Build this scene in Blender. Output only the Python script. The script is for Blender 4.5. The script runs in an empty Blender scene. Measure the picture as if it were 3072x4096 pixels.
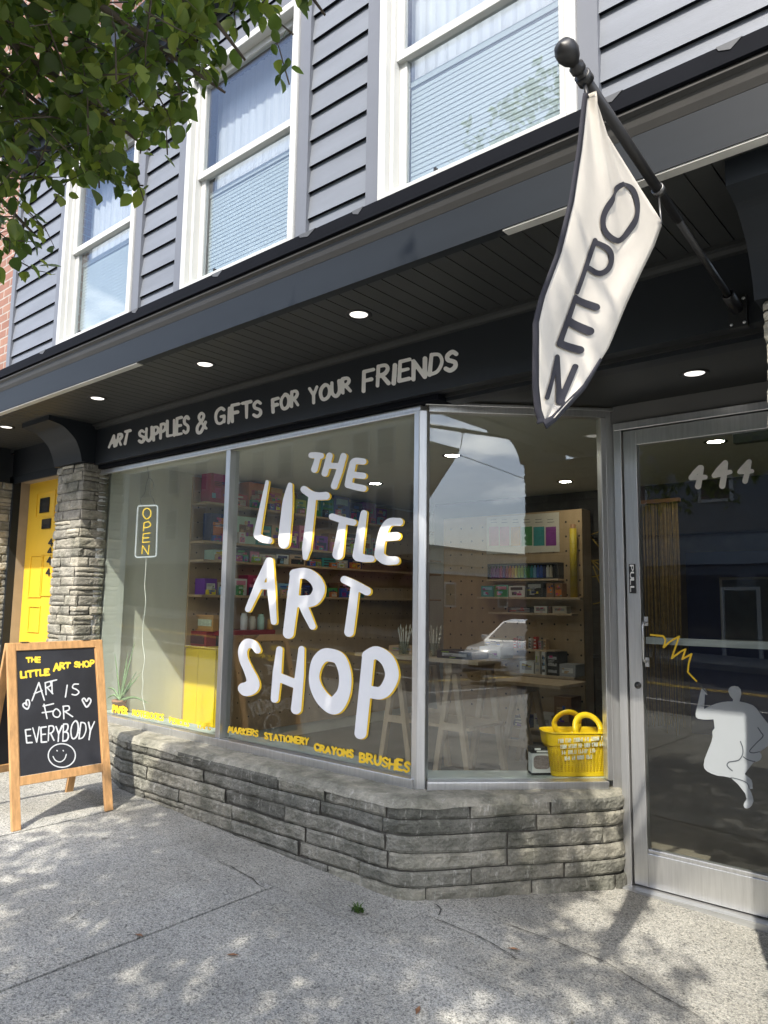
import bpy, bmesh, math, random
import numpy as np
from mathutils import Vector, Matrix, noise as mnoise
from mathutils.geometry import tessellate_polygon
random.seed(7)
sc = bpy.context.scene
col = sc.collection
PI = math.pi
rad = math.radians

# ------------------------------------------------------------------ camera
# world: X along the shop front, Y into the shop, Z up; origin = the camera (1.45 m above the pavement)
PW, PH, PF = 3072, 4096, 2957.0
YAW, PITCH, ROLL = rad(40.474), rad(6.965), rad(0.795)
fw = np.array([-math.sin(YAW) * math.cos(PITCH), math.cos(YAW) * math.cos(PITCH), math.sin(PITCH)])
rt = np.array([math.cos(YAW), math.sin(YAW), 0.0])
up = np.cross(rt, fw)
cr, sr = math.cos(ROLL), math.sin(ROLL)
R2, U2 = cr * rt + sr * up, -sr * rt + cr * up
MC = np.array([R2, -U2, fw])
cam = bpy.data.cameras.new('camera')
cam.sensor_fit = 'HORIZONTAL'
cam.sensor_width = 36
cam.lens = PF / PW * 36
cam.clip_end = 2000
camo = bpy.data.objects.new('camera', cam)
col.objects.link(camo)
m4 = Matrix.Identity(4)
for i in range(3):
    m4[i][0], m4[i][1], m4[i][2] = R2[i], U2[i], -fw[i]
camo.matrix_world = m4
sc.camera = camo

# ------------------------------------------------------------------ light
SUND = Vector((-0.375, 1.0, -1.27)).normalized()          # the way sunlight travels
SUN_EL = math.asin(-SUND.z)
sl = bpy.data.lights.new('sun', 'SUN')
sl.energy = 2.5
sl.angle = rad(0.53)
sl.color = (1.0, 0.93, 0.82)
so = bpy.data.objects.new('sun', sl)
col.objects.link(so)
so.rotation_euler = SUND.to_track_quat('-Z', 'Y').to_euler()
so.location = (4, -10, 12)
wd = bpy.data.worlds.new('World')
sc.world = wd
wd.use_nodes = True
nt = wd.node_tree
nt.nodes.clear()
def nn(t, typ, **kw):
    n = t.nodes.new(typ)
    for k, v in kw.items():
        setattr(n, k, v)
    return n
sky = nn(nt, 'ShaderNodeTexSky', sky_type='NISHITA', sun_disc=False)
sky.sun_elevation = SUN_EL
sky.sun_rotation = math.atan2(0.375, -1.0)
sky.air_density = 0.8
sky.dust_density = 2.5
tc = nn(nt, 'ShaderNodeTexCoord')
sx = nn(nt, 'ShaderNodeSeparateXYZ')
nt.links.new(tc.outputs['Generated'], sx.inputs[0])
zz = nn(nt, 'ShaderNodeMath', operation='ADD'); zz.inputs[1].default_value = 0.18
nt.links.new(sx.outputs['Z'], zz.inputs[0])
mx = nn(nt, 'ShaderNodeMath', operation='MAXIMUM'); mx.inputs[1].default_value = 0.05
nt.links.new(zz.outputs[0], mx.inputs[0])
cb = nn(nt, 'ShaderNodeCombineXYZ')
for ax in 'XY':
    dv = nn(nt, 'ShaderNodeMath', operation='DIVIDE')
    nt.links.new(sx.outputs[ax], dv.inputs[0]); nt.links.new(mx.outputs[0], dv.inputs[1])
    nt.links.new(dv.outputs[0], cb.inputs[ax])
nz = nn(nt, 'ShaderNodeTexNoise'); nz.inputs['Scale'].default_value = 1.3
nz.inputs['Detail'].default_value = 9; nz.inputs['Roughness'].default_value = 0.56
nz.inputs['Distortion'].default_value = 0.25
nt.links.new(cb.outputs[0], nz.inputs['Vector'])
rp = nn(nt, 'ShaderNodeValToRGB')
rp.color_ramp.elements[0].position = 0.51; rp.color_ramp.elements[0].color = (0, 0, 0, 1)
rp.color_ramp.elements[1].position = 0.67; rp.color_ramp.elements[1].color = (0.92, 0.92, 0.92, 1)
nt.links.new(nz.outputs[0], rp.inputs[0])
mixw = nn(nt, 'ShaderNodeMixRGB')
nt.links.new(rp.outputs[0], mixw.inputs[0]); nt.links.new(sky.outputs[0], mixw.inputs[1])
mixw.inputs[2].default_value = (13.0, 13.2, 13.3, 1)
bg = nn(nt, 'ShaderNodeBackground'); bg.inputs[1].default_value = 0.15
nt.links.new(mixw.outputs[0], bg.inputs[0])
wo = nn(nt, 'ShaderNodeOutputWorld')
nt.links.new(bg.outputs[0], wo.inputs[0])
sc.view_settings.view_transform = 'Standard'
sc.view_settings.look = 'None'
sc.view_settings.gamma = 1
sc.view_settings.exposure = 1.6
sc.render.engine = 'CYCLES'
sc.cycles.max_bounces = 10
sc.cycles.transparent_max_bounces = 24
sc.cycles.use_denoising = True
sc.cycles.caustics_reflective = False
sc.cycles.caustics_refractive = False

# ------------------------------------------------------------------ measuring helpers
def ray(x, y): return MC.T @ np.array([(x - PW / 2) / PF, (y - PH / 2) / PF, 1.0])
def onX(p, X): d = ray(*p); return d * (X / d[0])
def onY(p, Y): d = ray(*p); return d * (Y / d[1])
def onZ(p, Z): d = ray(*p); return d * (Z / d[2])
def onP(p, p0, n): d = ray(*p); return d * (np.dot(p0, n) / np.dot(d, n))
def rng(p, r): d = ray(*p); return d * (r / np.linalg.norm(d))
def proj(p):
    c = MC @ np.array(p, float)
    if c[2] < 0.05: return None
    return (c[0] / c[2] * PF + PW / 2, c[1] / c[2] * PF + PH / 2)
def crop(ox, oy, s): return lambda x, y: (ox + x * s, oy + y * s)
def gz(x, y): return -1.42 - 0.037 * (x + 2.34) + 0.01 * (y - 2.92)      # the sloping pavement
def onG(p):
    d = ray(*p); n = np.array([.037, -.01, 1]); return d * ((-1.42 - .037 * 2.34 - .01 * 2.92) / (n @ d))

# ------------------------------------------------------------------ materials
_M = {}
def srgb(r, g, b):
    f = lambda c: (c / 255 / 12.92) if c / 255 <= 0.04045 else ((c / 255 + 0.055) / 1.055) ** 2.4
    return (f(r), f(g), f(b))
def mat(name, c, rough=0.6, metal=0.0, var=0.12, vs=6.0, bump=0.0, bs=60.0, spec=0.5, coat=0.0, emit=None, es=0.0, stretch=None, transl=0.0):
    if name in _M: return _M[name]
    m = bpy.data.materials.new(name); m.use_nodes = True
    t = m.node_tree; p = t.nodes['Principled BSDF']
    p.inputs['Roughness'].default_value = rough
    p.inputs['Metallic'].default_value = metal
    p.inputs['Specular IOR Level'].default_value = spec
    if coat: p.inputs['Coat Weight'].default_value = coat; p.inputs['Coat Roughness'].default_value = 0.08
    tcn = nn(t, 'ShaderNodeTexCoord'); src = tcn.outputs['Object']
    if stretch:
        mp = nn(t, 'ShaderNodeMapping'); mp.inputs['Scale'].default_value = stretch
        t.links.new(src, mp.inputs[0]); src = mp.outputs[0]
    n = nn(t, 'ShaderNodeTexNoise'); n.inputs['Scale'].default_value = vs; n.inputs['Detail'].default_value = 6; n.inputs['Roughness'].default_value = 0.62
    t.links.new(src, n.inputs['Vector'])
    r = nn(t, 'ShaderNodeValToRGB')
    r.color_ramp.elements[0].position = 0.3; r.color_ramp.elements[1].position = 0.72
    r.color_ramp.elements[0].color = tuple(max(0, v * (1 - var)) for v in c) + (1,)
    r.color_ramp.elements[1].color = tuple(min(1, v * (1 + var)) for v in c) + (1,)
    t.links.new(n.outputs[0], r.inputs[0]); t.links.new(r.outputs[0], p.inputs['Base Color'])
    if bump:
        n2 = nn(t, 'ShaderNodeTexNoise'); n2.inputs['Scale'].default_value = bs; n2.inputs['Detail'].default_value = 4
        t.links.new(src, n2.inputs['Vector'])
        b = nn(t, 'ShaderNodeBump'); b.inputs['Strength'].default_value = bump; b.inputs['Distance'].default_value = 0.01
        t.links.new(n2.outputs[0], b.inputs['Height']); t.links.new(b.outputs[0], p.inputs['Normal'])
    if emit:
        p.inputs['Emission Color'].default_value = emit + (1,); p.inputs['Emission Strength'].default_value = es
    if transl:
        tr = nn(t, 'ShaderNodeBsdfTranslucent'); t.links.new(r.outputs[0], tr.inputs[0])
        ms_ = nn(t, 'ShaderNodeMixShader'); ms_.inputs[0].default_value = transl
        t.links.new(p.outputs[0], ms_.inputs[1]); t.links.new(tr.outputs[0], ms_.inputs[2])
        t.links.new(ms_.outputs[0], t.nodes['Material Output'].inputs[0])
    _M[name] = m
    return m
def glass(name, tint=(0.94, 0.965, 0.95), gain=0.96, r0=0.042, rough=0.0, dirt=0.0):
    m = bpy.data.materials.new(name); m.use_nodes = True
    t = m.node_tree; t.nodes.clear()
    lw = nn(t, 'ShaderNodeLayerWeight'); lw.inputs[0].default_value = 0.5
    pw = nn(t, 'ShaderNodeMath', operation='POWER'); pw.inputs[1].default_value = 5
    ml = nn(t, 'ShaderNodeMath', operation='MULTIPLY_ADD'); ml.inputs[1].default_value = gain; ml.inputs[2].default_value = r0
    t.links.new(lw.outputs['Facing'], pw.inputs[0]); t.links.new(pw.outputs[0], ml.inputs[0])
    tr = nn(t, 'ShaderNodeBsdfTransparent'); tr.inputs[0].default_value = tint + (1,)
    gl = nn(t, 'ShaderNodeBsdfGlossy'); gl.inputs['Roughness'].default_value = rough
    tcn = nn(t, 'ShaderNodeTexCoord')
    n = nn(t, 'ShaderNodeTexNoise'); n.inputs['Scale'].default_value = 1.1; n.inputs['Detail'].default_value = 1
    t.links.new(tcn.outputs['Object'], n.inputs['Vector'])
    b = nn(t, 'ShaderNodeBump'); b.inputs['Strength'].default_value = 0.12; b.inputs['Distance'].default_value = 0.012
    t.links.new(n.outputs[0], b.inputs['Height']); t.links.new(b.outputs[0], gl.inputs['Normal'])
    mxs = nn(t, 'ShaderNodeMixShader')
    t.links.new(ml.outputs[0], mxs.inputs[0]); t.links.new(tr.outputs[0], mxs.inputs[1]); t.links.new(gl.outputs[0], mxs.inputs[2])
    o = nn(t, 'ShaderNodeOutputMaterial')
    t.links.new(mxs.outputs[0], o.inputs[0])
    return m

NAVY = mat('charcoal_navy_paint', (0.011, 0.014, 0.018), 0.5, var=0.10, vs=3)
NAVY2 = mat('charcoal_fascia_paint', (0.0105, 0.0140, 0.0185), 0.55, spec=0.3, var=0.15, vs=2, stretch=(.4, 4, 4))
SOFFIT = mat('dark_soffit_paint', (0.028, 0.030, 0.030), 0.5, var=0.12, vs=4)
BLACKTRIM_LAPSHADE = mat('black_flashing_and_lap_shade', (0.005, 0.006, 0.009), 0.8, var=0.1, spec=0.1)
CROWN = mat('brown_grey_moulding_paint', (0.033, 0.032, 0.030), 0.5, var=0.12)
SIDING = mat('blue_grey_siding_paint', (0.148, 0.164, 0.192), 0.5, var=0.13, vs=2.2, bump=0.12, bs=140, stretch=(.5, 1, 3))
TRIM = mat('blue_grey_trim_paint', (0.130, 0.141, 0.165), 0.48, var=0.06, vs=3)
VINYL = mat('white_vinyl_frame', (0.50, 0.51, 0.50), 0.38, var=0.04)
ALU = mat('brushed_aluminium', (0.60, 0.605, 0.60), 0.34, metal=0.85, var=0.10, vs=14, bump=0.05, bs=30, stretch=(6, 6, .35))
ALU2 = mat('dull_aluminium_sill', (0.50, 0.51, 0.51), 0.42, metal=0.75, var=0.16, vs=9, stretch=(.5, 6, 6))
GREYPAN = mat('grey_header_panel', (0.155, 0.155, 0.150), 0.5, var=0.07, vs=2)
WOOD = mat('pine_frame_wood', (0.47, 0.265, 0.110), 0.5, var=0.26, vs=8, bump=0.08, bs=40, stretch=(6, 6, .5))
PLY = mat('plywood_panel', (0.44, 0.31, 0.17), 0.6, var=0.12, vs=5, stretch=(2, 2, .6))
PINE = mat('pale_pine', (0.55, 0.42, 0.28), 0.6, var=0.14, vs=7, stretch=(4, 4, .5))
CHALKB = mat('chalkboard_black', (0.019, 0.020, 0.025), 0.6, var=0.6, vs=2.5)
CHALKW = mat('white_chalk', (0.55, 0.57, 0.59), 0.9, var=0.15, vs=90)
CHALKY = mat('yellow_chalk', (0.78, 0.56, 0.05), 0.9, var=0.12, vs=60)
SIGNW = mat('cream_sign_paint', (0.88, 0.87, 0.84), 0.6, var=0.05)
LETW = mat('white_window_paint', (0.84, 0.85, 0.86), 0.5, var=0.03)
LETY = mat('yellow_window_paint', (0.88, 0.58, 0.03), 0.5, var=0.04)
DECALG = mat('pale_grey_vinyl_decal', (0.33, 0.36, 0.385), 0.5, var=0.03)
DECALL = mat('dark_grey_decal_line', (0.075, 0.085, 0.10), 0.5)
BLACK = mat('black_plastic', (0.012, 0.012, 0.013), 0.45)
CLOTH = mat('off_white_flag_cloth', (0.60, 0.565, 0.505), 0.85, var=0.04, vs=12, bump=0.06, bs=200, transl=0.22)
CLOTHB = mat('black_flag_cloth', (0.016, 0.016, 0.024), 0.9, var=0.1)
YELLOWP = mat('yellow_door_paint', (0.74, 0.46, 0.035), 0.4, var=0.05, vs=3)
YCAB = mat('yellow_cabinet_paint', (0.80, 0.58, 0.02), 0.45, var=0.05, vs=2)
YBASK = mat('yellow_basket_plastic', (0.88, 0.58, 0.008), 0.38, var=0.06, vs=10, transl=0.12)
INWALL = mat('pale_interior_wall', (0.66, 0.68, 0.63), 0.7, var=0.03)
INGREY = mat('warm_grey_display_wall', (0.72, 0.71, 0.61), 0.7, var=0.07, vs=1.6, stretch=(3, 3, .6))
INCEIL = mat('interior_ceiling_paint', (0.62, 0.61, 0.55), 0.7, var=0.03)
INFLOOR = mat('brown_grey_shop_floor', (0.17, 0.145, 0.115), 0.45, var=0.2, vs=3)
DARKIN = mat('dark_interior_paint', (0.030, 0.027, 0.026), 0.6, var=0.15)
LENS = mat('lit_lamp_lens', (0.8, 0.79, 0.76), 0.5, emit=(1.0, 0.95, 0.88), es=0.55)
LENSIN = mat('shop_lamp_and_fill_lens', (0.8, 0.79, 0.76), 0.5, emit=(1.0, 0.92, 0.78), es=34.0)
REDP = mat('red_paint', (0.30, 0.018, 0.015), 0.4, var=0.1)
STEEL = mat('dark_steel', (0.12, 0.12, 0.12), 0.4, metal=0.8)
TERRA = mat('terracotta', (0.40, 0.20, 0.12), 0.8, var=0.15)
ALOE = mat('aloe_green', (0.20, 0.30, 0.15), 0.5, var=0.2, vs=20)
GLASS = glass('window_glass', r0=0.052)
GLASSB = glass('angled_window_glass', r0=0.076)
GLASSUP = glass('upstairs_glass', r0=0.105, tint=(0.90, 0.93, 0.95))
BARK = mat('tree_bark', (0.085, 0.068, 0.052), 0.85, var=0.35, vs=18, bump=0.6, bs=40)
WHITEP = mat('white_card', (0.70, 0.70, 0.67), 0.6, var=0.05)
PAPER = mat('cream_paper', (0.66, 0.62, 0.52), 0.7, var=0.05)

def leaf_mat():
    m = bpy.data.materials.new('tree_leaf'); m.use_nodes = True
    t = m.node_tree; p = t.nodes['Principled BSDF']
    g = nn(t, 'ShaderNodeNewGeometry')
    n = nn(t, 'ShaderNodeValToRGB')
    cr_ = n.color_ramp
    cr_.elements[0].position = 0; cr_.elements[0].color = (0.050, 0.086, 0.018, 1)
    cr_.elements[1].position = 1; cr_.elements[1].color = (0.23, 0.28, 0.055, 1)
    e = cr_.elements.new(0.55); e.color = (0.105, 0.165, 0.030, 1)
    t.links.new(g.outputs['Random Per Island'], n.inputs[0])
    t.links.new(n.outputs[0], p.inputs['Base Color'])
    p.inputs['Roughness'].default_value = 0.48
    tr = nn(t, 'ShaderNodeBsdfTranslucent')
    hs = nn(t, 'ShaderNodeHueSaturation'); hs.inputs['Value'].default_value = 1.5; hs.inputs['Saturation'].default_value = 1.1
    t.links.new(n.outputs[0], hs.inputs['Color']); t.links.new(hs.outputs[0], tr.inputs[0])
    ms_ = nn(t, 'ShaderNodeMixShader'); ms_.inputs[0].default_value = 0.48
    t.links.new(p.outputs[0], ms_.inputs[1]); t.links.new(tr.outputs[0], ms_.inputs[2])
    t.links.new(ms_.outputs[0], t.nodes['Material Output'].inputs[0])
    return m
LEAF = leaf_mat()

def concrete_mat(name, base, light=1.0):
    m = bpy.data.materials.new(name); m.use_nodes = True
    t = m.node_tree; p = t.nodes['Principled BSDF']; p.inputs['Roughness'].default_value = 0.85
    tcn = nn(t, 'ShaderNodeTexCoord')
    v = nn(t, 'ShaderNodeTexVoronoi'); v.inputs['Scale'].default_value = 230
    v2 = nn(t, 'ShaderNodeTexVoronoi'); v2.inputs['Scale'].default_value = 120
    n = nn(t, 'ShaderNodeTexNoise'); n.inputs['Scale'].default_value = 1.4; n.inputs['Detail'].default_value = 8; n.inputs['Roughness'].default_value = 0.65
    n3 = nn(t, 'ShaderNodeTexNoise'); n3.inputs['Scale'].default_value = 26; n3.inputs['Detail'].default_value = 5
    for q in (v, v2, n, n3): t.links.new(tcn.outputs['Object'], q.inputs['Vector'])
    def sep(vn):
        s = nn(t, 'ShaderNodeSeparateColor'); t.links.new(vn.outputs['Color'], s.inputs[0]); return s.outputs[0]
    r1 = nn(t, 'ShaderNodeValToRGB'); e = r1.color_ramp.elements
    e[0].position = 0.05; e[0].color = tuple(c * .50 for c in base) + (1,)
    e[1].position = 1.0; e[1].color = tuple(min(1, c * 1.34) for c in base) + (1,)
    k = r1.color_ramp.elements.new(0.30); k.color = tuple(c * .82 for c in base) + (1,)
    k = r1.color_ramp.elements.new(0.72); k.color = tuple(c * 1.12 for c in base) + (1,)
    t.links.new(sep(v), r1.inputs[0])
    r2 = nn(t, 'ShaderNodeValToRGB'); e = r2.color_ramp.elements
    e[0].position = 0.04; e[0].color = (.52, .52, .52, 1); e[1].position = 1; e[1].color = (1.18, 1.16, 1.12, 1)
    k = r2.color_ramp.elements.new(0.16); k.color = (.92, .93, .94, 1)
    t.links.new(sep(v2), r2.inputs[0])
    r3 = nn(t, 'ShaderNodeValToRGB'); e = r3.color_ramp.elements
    e[0].position = .28; e[0].color = (.76, .77, .78, 1); e[1].position = .75; e[1].color = (1.14, 1.13, 1.10, 1)
    t.links.new(n.outputs[0], r3.inputs[0])
    a = nn(t, 'ShaderNodeMixRGB', blend_type='MULTIPLY'); a.inputs[0].default_value = 1
    b = nn(t, 'ShaderNodeMixRGB', blend_type='MULTIPLY'); b.inputs[0].default_value = 1
    t.links.new(r1.outputs[0], a.inputs[1]); t.links.new(r2.outputs[0], a.inputs[2])
    t.links.new(a.outputs[0], b.inputs[1]); t.links.new(r3.outputs[0], b.inputs[2])
    ns_ = nn(t, 'ShaderNodeTexNoise'); ns_.inputs['Scale'].default_value = .55; ns_.inputs['Detail'].default_value = 7; ns_.inputs['Roughness'].default_value = .7; ns_.inputs['Distortion'].default_value = .6
    ng_ = nn(t, 'ShaderNodeTexVoronoi'); ng_.inputs['Scale'].default_value = 2.3
    t.links.new(tcn.outputs['Object'], ns_.inputs['Vector']); t.links.new(tcn.outputs['Object'], ng_.inputs['Vector'])
    r5 = nn(t, 'ShaderNodeValToRGB'); e = r5.color_ramp.elements
    e[0].position = .34; e[0].color = (.70, .69, .66, 1); e[1].position = .60; e[1].color = (1.05, 1.05, 1.05, 1)
    t.links.new(ns_.outputs[0], r5.inputs[0])
    r6 = nn(t, 'ShaderNodeValToRGB'); e = r6.color_ramp.elements
    e[0].position = .035; e[0].color = (.45, .45, .46, 1); e[1].position = .055; e[1].color = (1, 1, 1, 1)
    t.links.new(ng_.outputs['Distance'], r6.inputs[0])
    b2_ = nn(t, 'ShaderNodeMixRGB', blend_type='MULTIPLY'); b2_.inputs[0].default_value = 1
    b3_ = nn(t, 'ShaderNodeMixRGB', blend_type='MULTIPLY'); b3_.inputs[0].default_value = 1
    t.links.new(b.outputs[0], b2_.inputs[1]); t.links.new(r5.outputs[0], b2_.inputs[2]); t.links.new(b2_.outputs[0], b3_.inputs[1]); t.links.new(r6.outputs[0], b3_.inputs[2])
    t.links.new(b3_.outputs[0], p.inputs['Base Color'])
    ad = nn(t, 'ShaderNodeMath', operation='ADD'); t.links.new(v.outputs['Distance'], ad.inputs[0]); t.links.new(n3.outputs[0], ad.inputs[1])
    bp = nn(t, 'ShaderNodeBump'); bp.inputs['Strength'].default_value = 0.35; bp.inputs['Distance'].default_value = 0.004
    t.links.new(ad.outputs[0], bp.inputs['Height']); t.links.new(bp.outputs[0], p.inputs['Normal'])
    return m
CONC = concrete_mat('exposed_aggregate_concrete', (0.345, 0.345, 0.325))
CONC2 = concrete_mat('worn_cement_strip', (0.320, 0.318, 0.295))
ASPH = concrete_mat('asphalt', (0.060, 0.060, 0.062))

def stone_mat(name, base, warm):
    m = bpy.data.materials.new(name); m.use_nodes = True
    t = m.node_tree; p = t.nodes['Principled BSDF']; p.inputs['Roughness'].default_value = 0.85
    tcn = nn(t, 'ShaderNodeTexCoord')
    g = nn(t, 'ShaderNodeNewGeometry')
    r1 = nn(t, 'ShaderNodeValToRGB'); e = r1.color_ramp.elements
    e[0].position = 0; e[0].color = tuple(c * .62 for c in base) + (1,)
    e[1].position = 1; e[1].color = tuple(c * 1.22 for c in warm) + (1,)
    k = r1.color_ramp.elements.new(.4); k.color = tuple(base) + (1,)
    k = r1.color_ramp.elements.new(.75); k.color = tuple(c * .95 for c in warm) + (1,)
    t.links.new(g.outputs['Random Per Island'], r1.inputs[0])
    n = nn(t, 'ShaderNodeTexNoise'); n.inputs['Scale'].default_value = 10; n.inputs['Detail'].default_value = 14; n.inputs['Roughness'].default_value = .80
    mp = nn(t, 'ShaderNodeMapping'); mp.inputs['Scale'].default_value = (1, 1, 2.2)
    t.links.new(tcn.outputs['Object'], mp.inputs[0]); t.links.new(mp.outputs[0], n.inputs['Vector'])
    r2 = nn(t, 'ShaderNodeValToRGB'); e = r2.color_ramp.elements
    e[0].position = .33; e[0].color = (.55, .56, .54, 1); e[1].position = .68; e[1].color = (1.30, 1.28, 1.23, 1)
    t.links.new(n.outputs[0], r2.inputs[0])
    a = nn(t, 'ShaderNodeMixRGB', blend_type='MULTIPLY'); a.inputs[0].default_value = 1
    t.links.new(r1.outputs[0], a.inputs[1]); t.links.new(r2.outputs[0], a.inputs[2])
    # lime runs
    n2 = nn(t, 'ShaderNodeTexNoise'); n2.inputs['Scale'].default_value = 16; n2.inputs['Detail'].default_value = 6; n2.inputs['Roughness'].default_value = .75
    mp2 = nn(t, 'ShaderNodeMapping'); mp2.inputs['Scale'].default_value = (2.2, 2.2, .55)
    t.links.new(tcn.outputs['Object'], mp2.inputs[0]); t.links.new(mp2.outputs[0], n2.inputs['Vector'])
    r4 = nn(t, 'ShaderNodeValToRGB'); e = r4.color_ramp.elements
    e[0].position = .57; e[0].color = (0, 0, 0, 1); e[1].position = .70; e[1].color = (.8, .8, .8, 1)
    t.links.new(n2.outputs[0], r4.inputs[0])
    c2 = nn(t, 'ShaderNodeMixRGB'); t.links.new(r4.outputs[0], c2.inputs[0]); t.links.new(a.outputs[0], c2.inputs[1])
    c2.inputs[2].default_value = (.50, .49, .45, 1)
    ns_ = nn(t, 'ShaderNodeTexNoise'); ns_.inputs['Scale'].default_value = 4.2; ns_.inputs['Detail'].default_value = 8; ns_.inputs['Roughness'].default_value = .7
    t.links.new(tcn.outputs['Object'], ns_.inputs['Vector'])
    r7 = nn(t, 'ShaderNodeValToRGB'); e = r7.color_ramp.elements
    e[0].position = .36; e[0].color = (.50, .52, .48, 1); e[1].position = .58; e[1].color = (1.06, 1.06, 1.04, 1)
    t.links.new(ns_.outputs[0], r7.inputs[0])
    c3 = nn(t, 'ShaderNodeMixRGB', blend_type='MULTIPLY'); c3.inputs[0].default_value = 1
    t.links.new(c2.outputs[0], c3.inputs[1]); t.links.new(r7.outputs[0], c3.inputs[2])
    t.links.new(c3.outputs[0], p.inputs['Base Color'])
    n3 = nn(t, 'ShaderNodeTexNoise'); n3.inputs['Scale'].default_value = 75; n3.inputs['Detail'].default_value = 6
    t.links.new(tcn.outputs['Object'], n3.inputs['Vector'])
    bp = nn(t, 'ShaderNodeBump'); bp.inputs['Strength'].default_value = .8; bp.inputs['Distance'].default_value = .010
    t.links.new(n3.outputs[0], bp.inputs['Height']); t.links.new(bp.outputs[0], p.inputs['Normal'])
    return m
STONE = stone_mat('grey_ledge_stone', (0.205, 0.204, 0.184), (0.265, 0.256, 0.222))
STONEP = stone_mat('buff_pillar_stone', (0.290, 0.280, 0.250), (0.350, 0.330, 0.285))
MORTAR = mat('mortar', (0.085, 0.08, 0.068), 0.95, var=0.25, vs=30)

def brick_mat(name, c1, c2, mo, sc_=4.2):
    m = bpy.data.materials.new(name); m.use_nodes = True
    t = m.node_tree; p = t.nodes['Principled BSDF']; p.inputs['Roughness'].default_value = .85
    tcn = nn(t, 'ShaderNodeTexCoord')
    sp = nn(t, 'ShaderNodeSeparateXYZ'); cm = nn(t, 'ShaderNodeCombineXYZ')
    t.links.new(tcn.outputs['Object'], sp.inputs[0])
    ad = nn(t, 'ShaderNodeMath', operation='ADD'); t.links.new(sp.outputs['X'], ad.inputs[0]); t.links.new(sp.outputs['Y'], ad.inputs[1])
    t.links.new(ad.outputs[0], cm.inputs['X']); t.links.new(sp.outputs['Z'], cm.inputs['Y'])
    b = nn(t, 'ShaderNodeTexBrick'); b.inputs['Scale'].default_value = sc_
    b.inputs['Color1'].default_value = c1 + (1,); b.inputs['Color2'].default_value = c2 + (1,); b.inputs['Mortar'].default_value = mo + (1,)
    b.inputs['Mortar Size'].default_value = .028; b.inputs['Brick Width'].default_value = .92; b.inputs['Row Height'].default_value = .31
    t.links.new(cm.outputs[0], b.inputs['Vector'])
    n = nn(t, 'ShaderNodeTexNoise'); n.inputs['Scale'].default_value = 9; n.inputs['Detail'].default_value = 6
    t.links.new(tcn.outputs['Object'], n.inputs['Vector'])
    r = nn(t, 'ShaderNodeValToRGB'); r.color_ramp.elements[0].color = (.65, .65, .65, 1); r.color_ramp.elements[1].color = (1.25, 1.25, 1.25, 1)
    t.links.new(n.outputs[0], r.inputs[0])
    a = nn(t, 'ShaderNodeMixRGB', blend_type='MULTIPLY'); a.inputs[0].default_value = 1
    t.links.new(b.outputs[0], a.inputs[1]); t.links.new(r.outputs[0], a.inputs[2]); t.links.new(a.outputs[0], p.inputs['Base Color'])
    bp = nn(t, 'ShaderNodeBump'); bp.inputs['Strength'].default_value = .6; bp.inputs['Distance'].default_value = .008; bp.invert = True
    t.links.new(b.outputs['Fac'], bp.inputs['Height']); t.links.new(bp.outputs[0], p.inputs['Normal'])
    return m
BRICKR = brick_mat('red_brick', (0.22, 0.105, 0.078), (0.28, 0.155, 0.11), (0.33, 0.30, 0.27))
BRICKB = brick_mat('brown_brick', (0.27, 0.14, 0.105), (0.33, 0.17, 0.125), (0.34, 0.29, 0.25))

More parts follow.
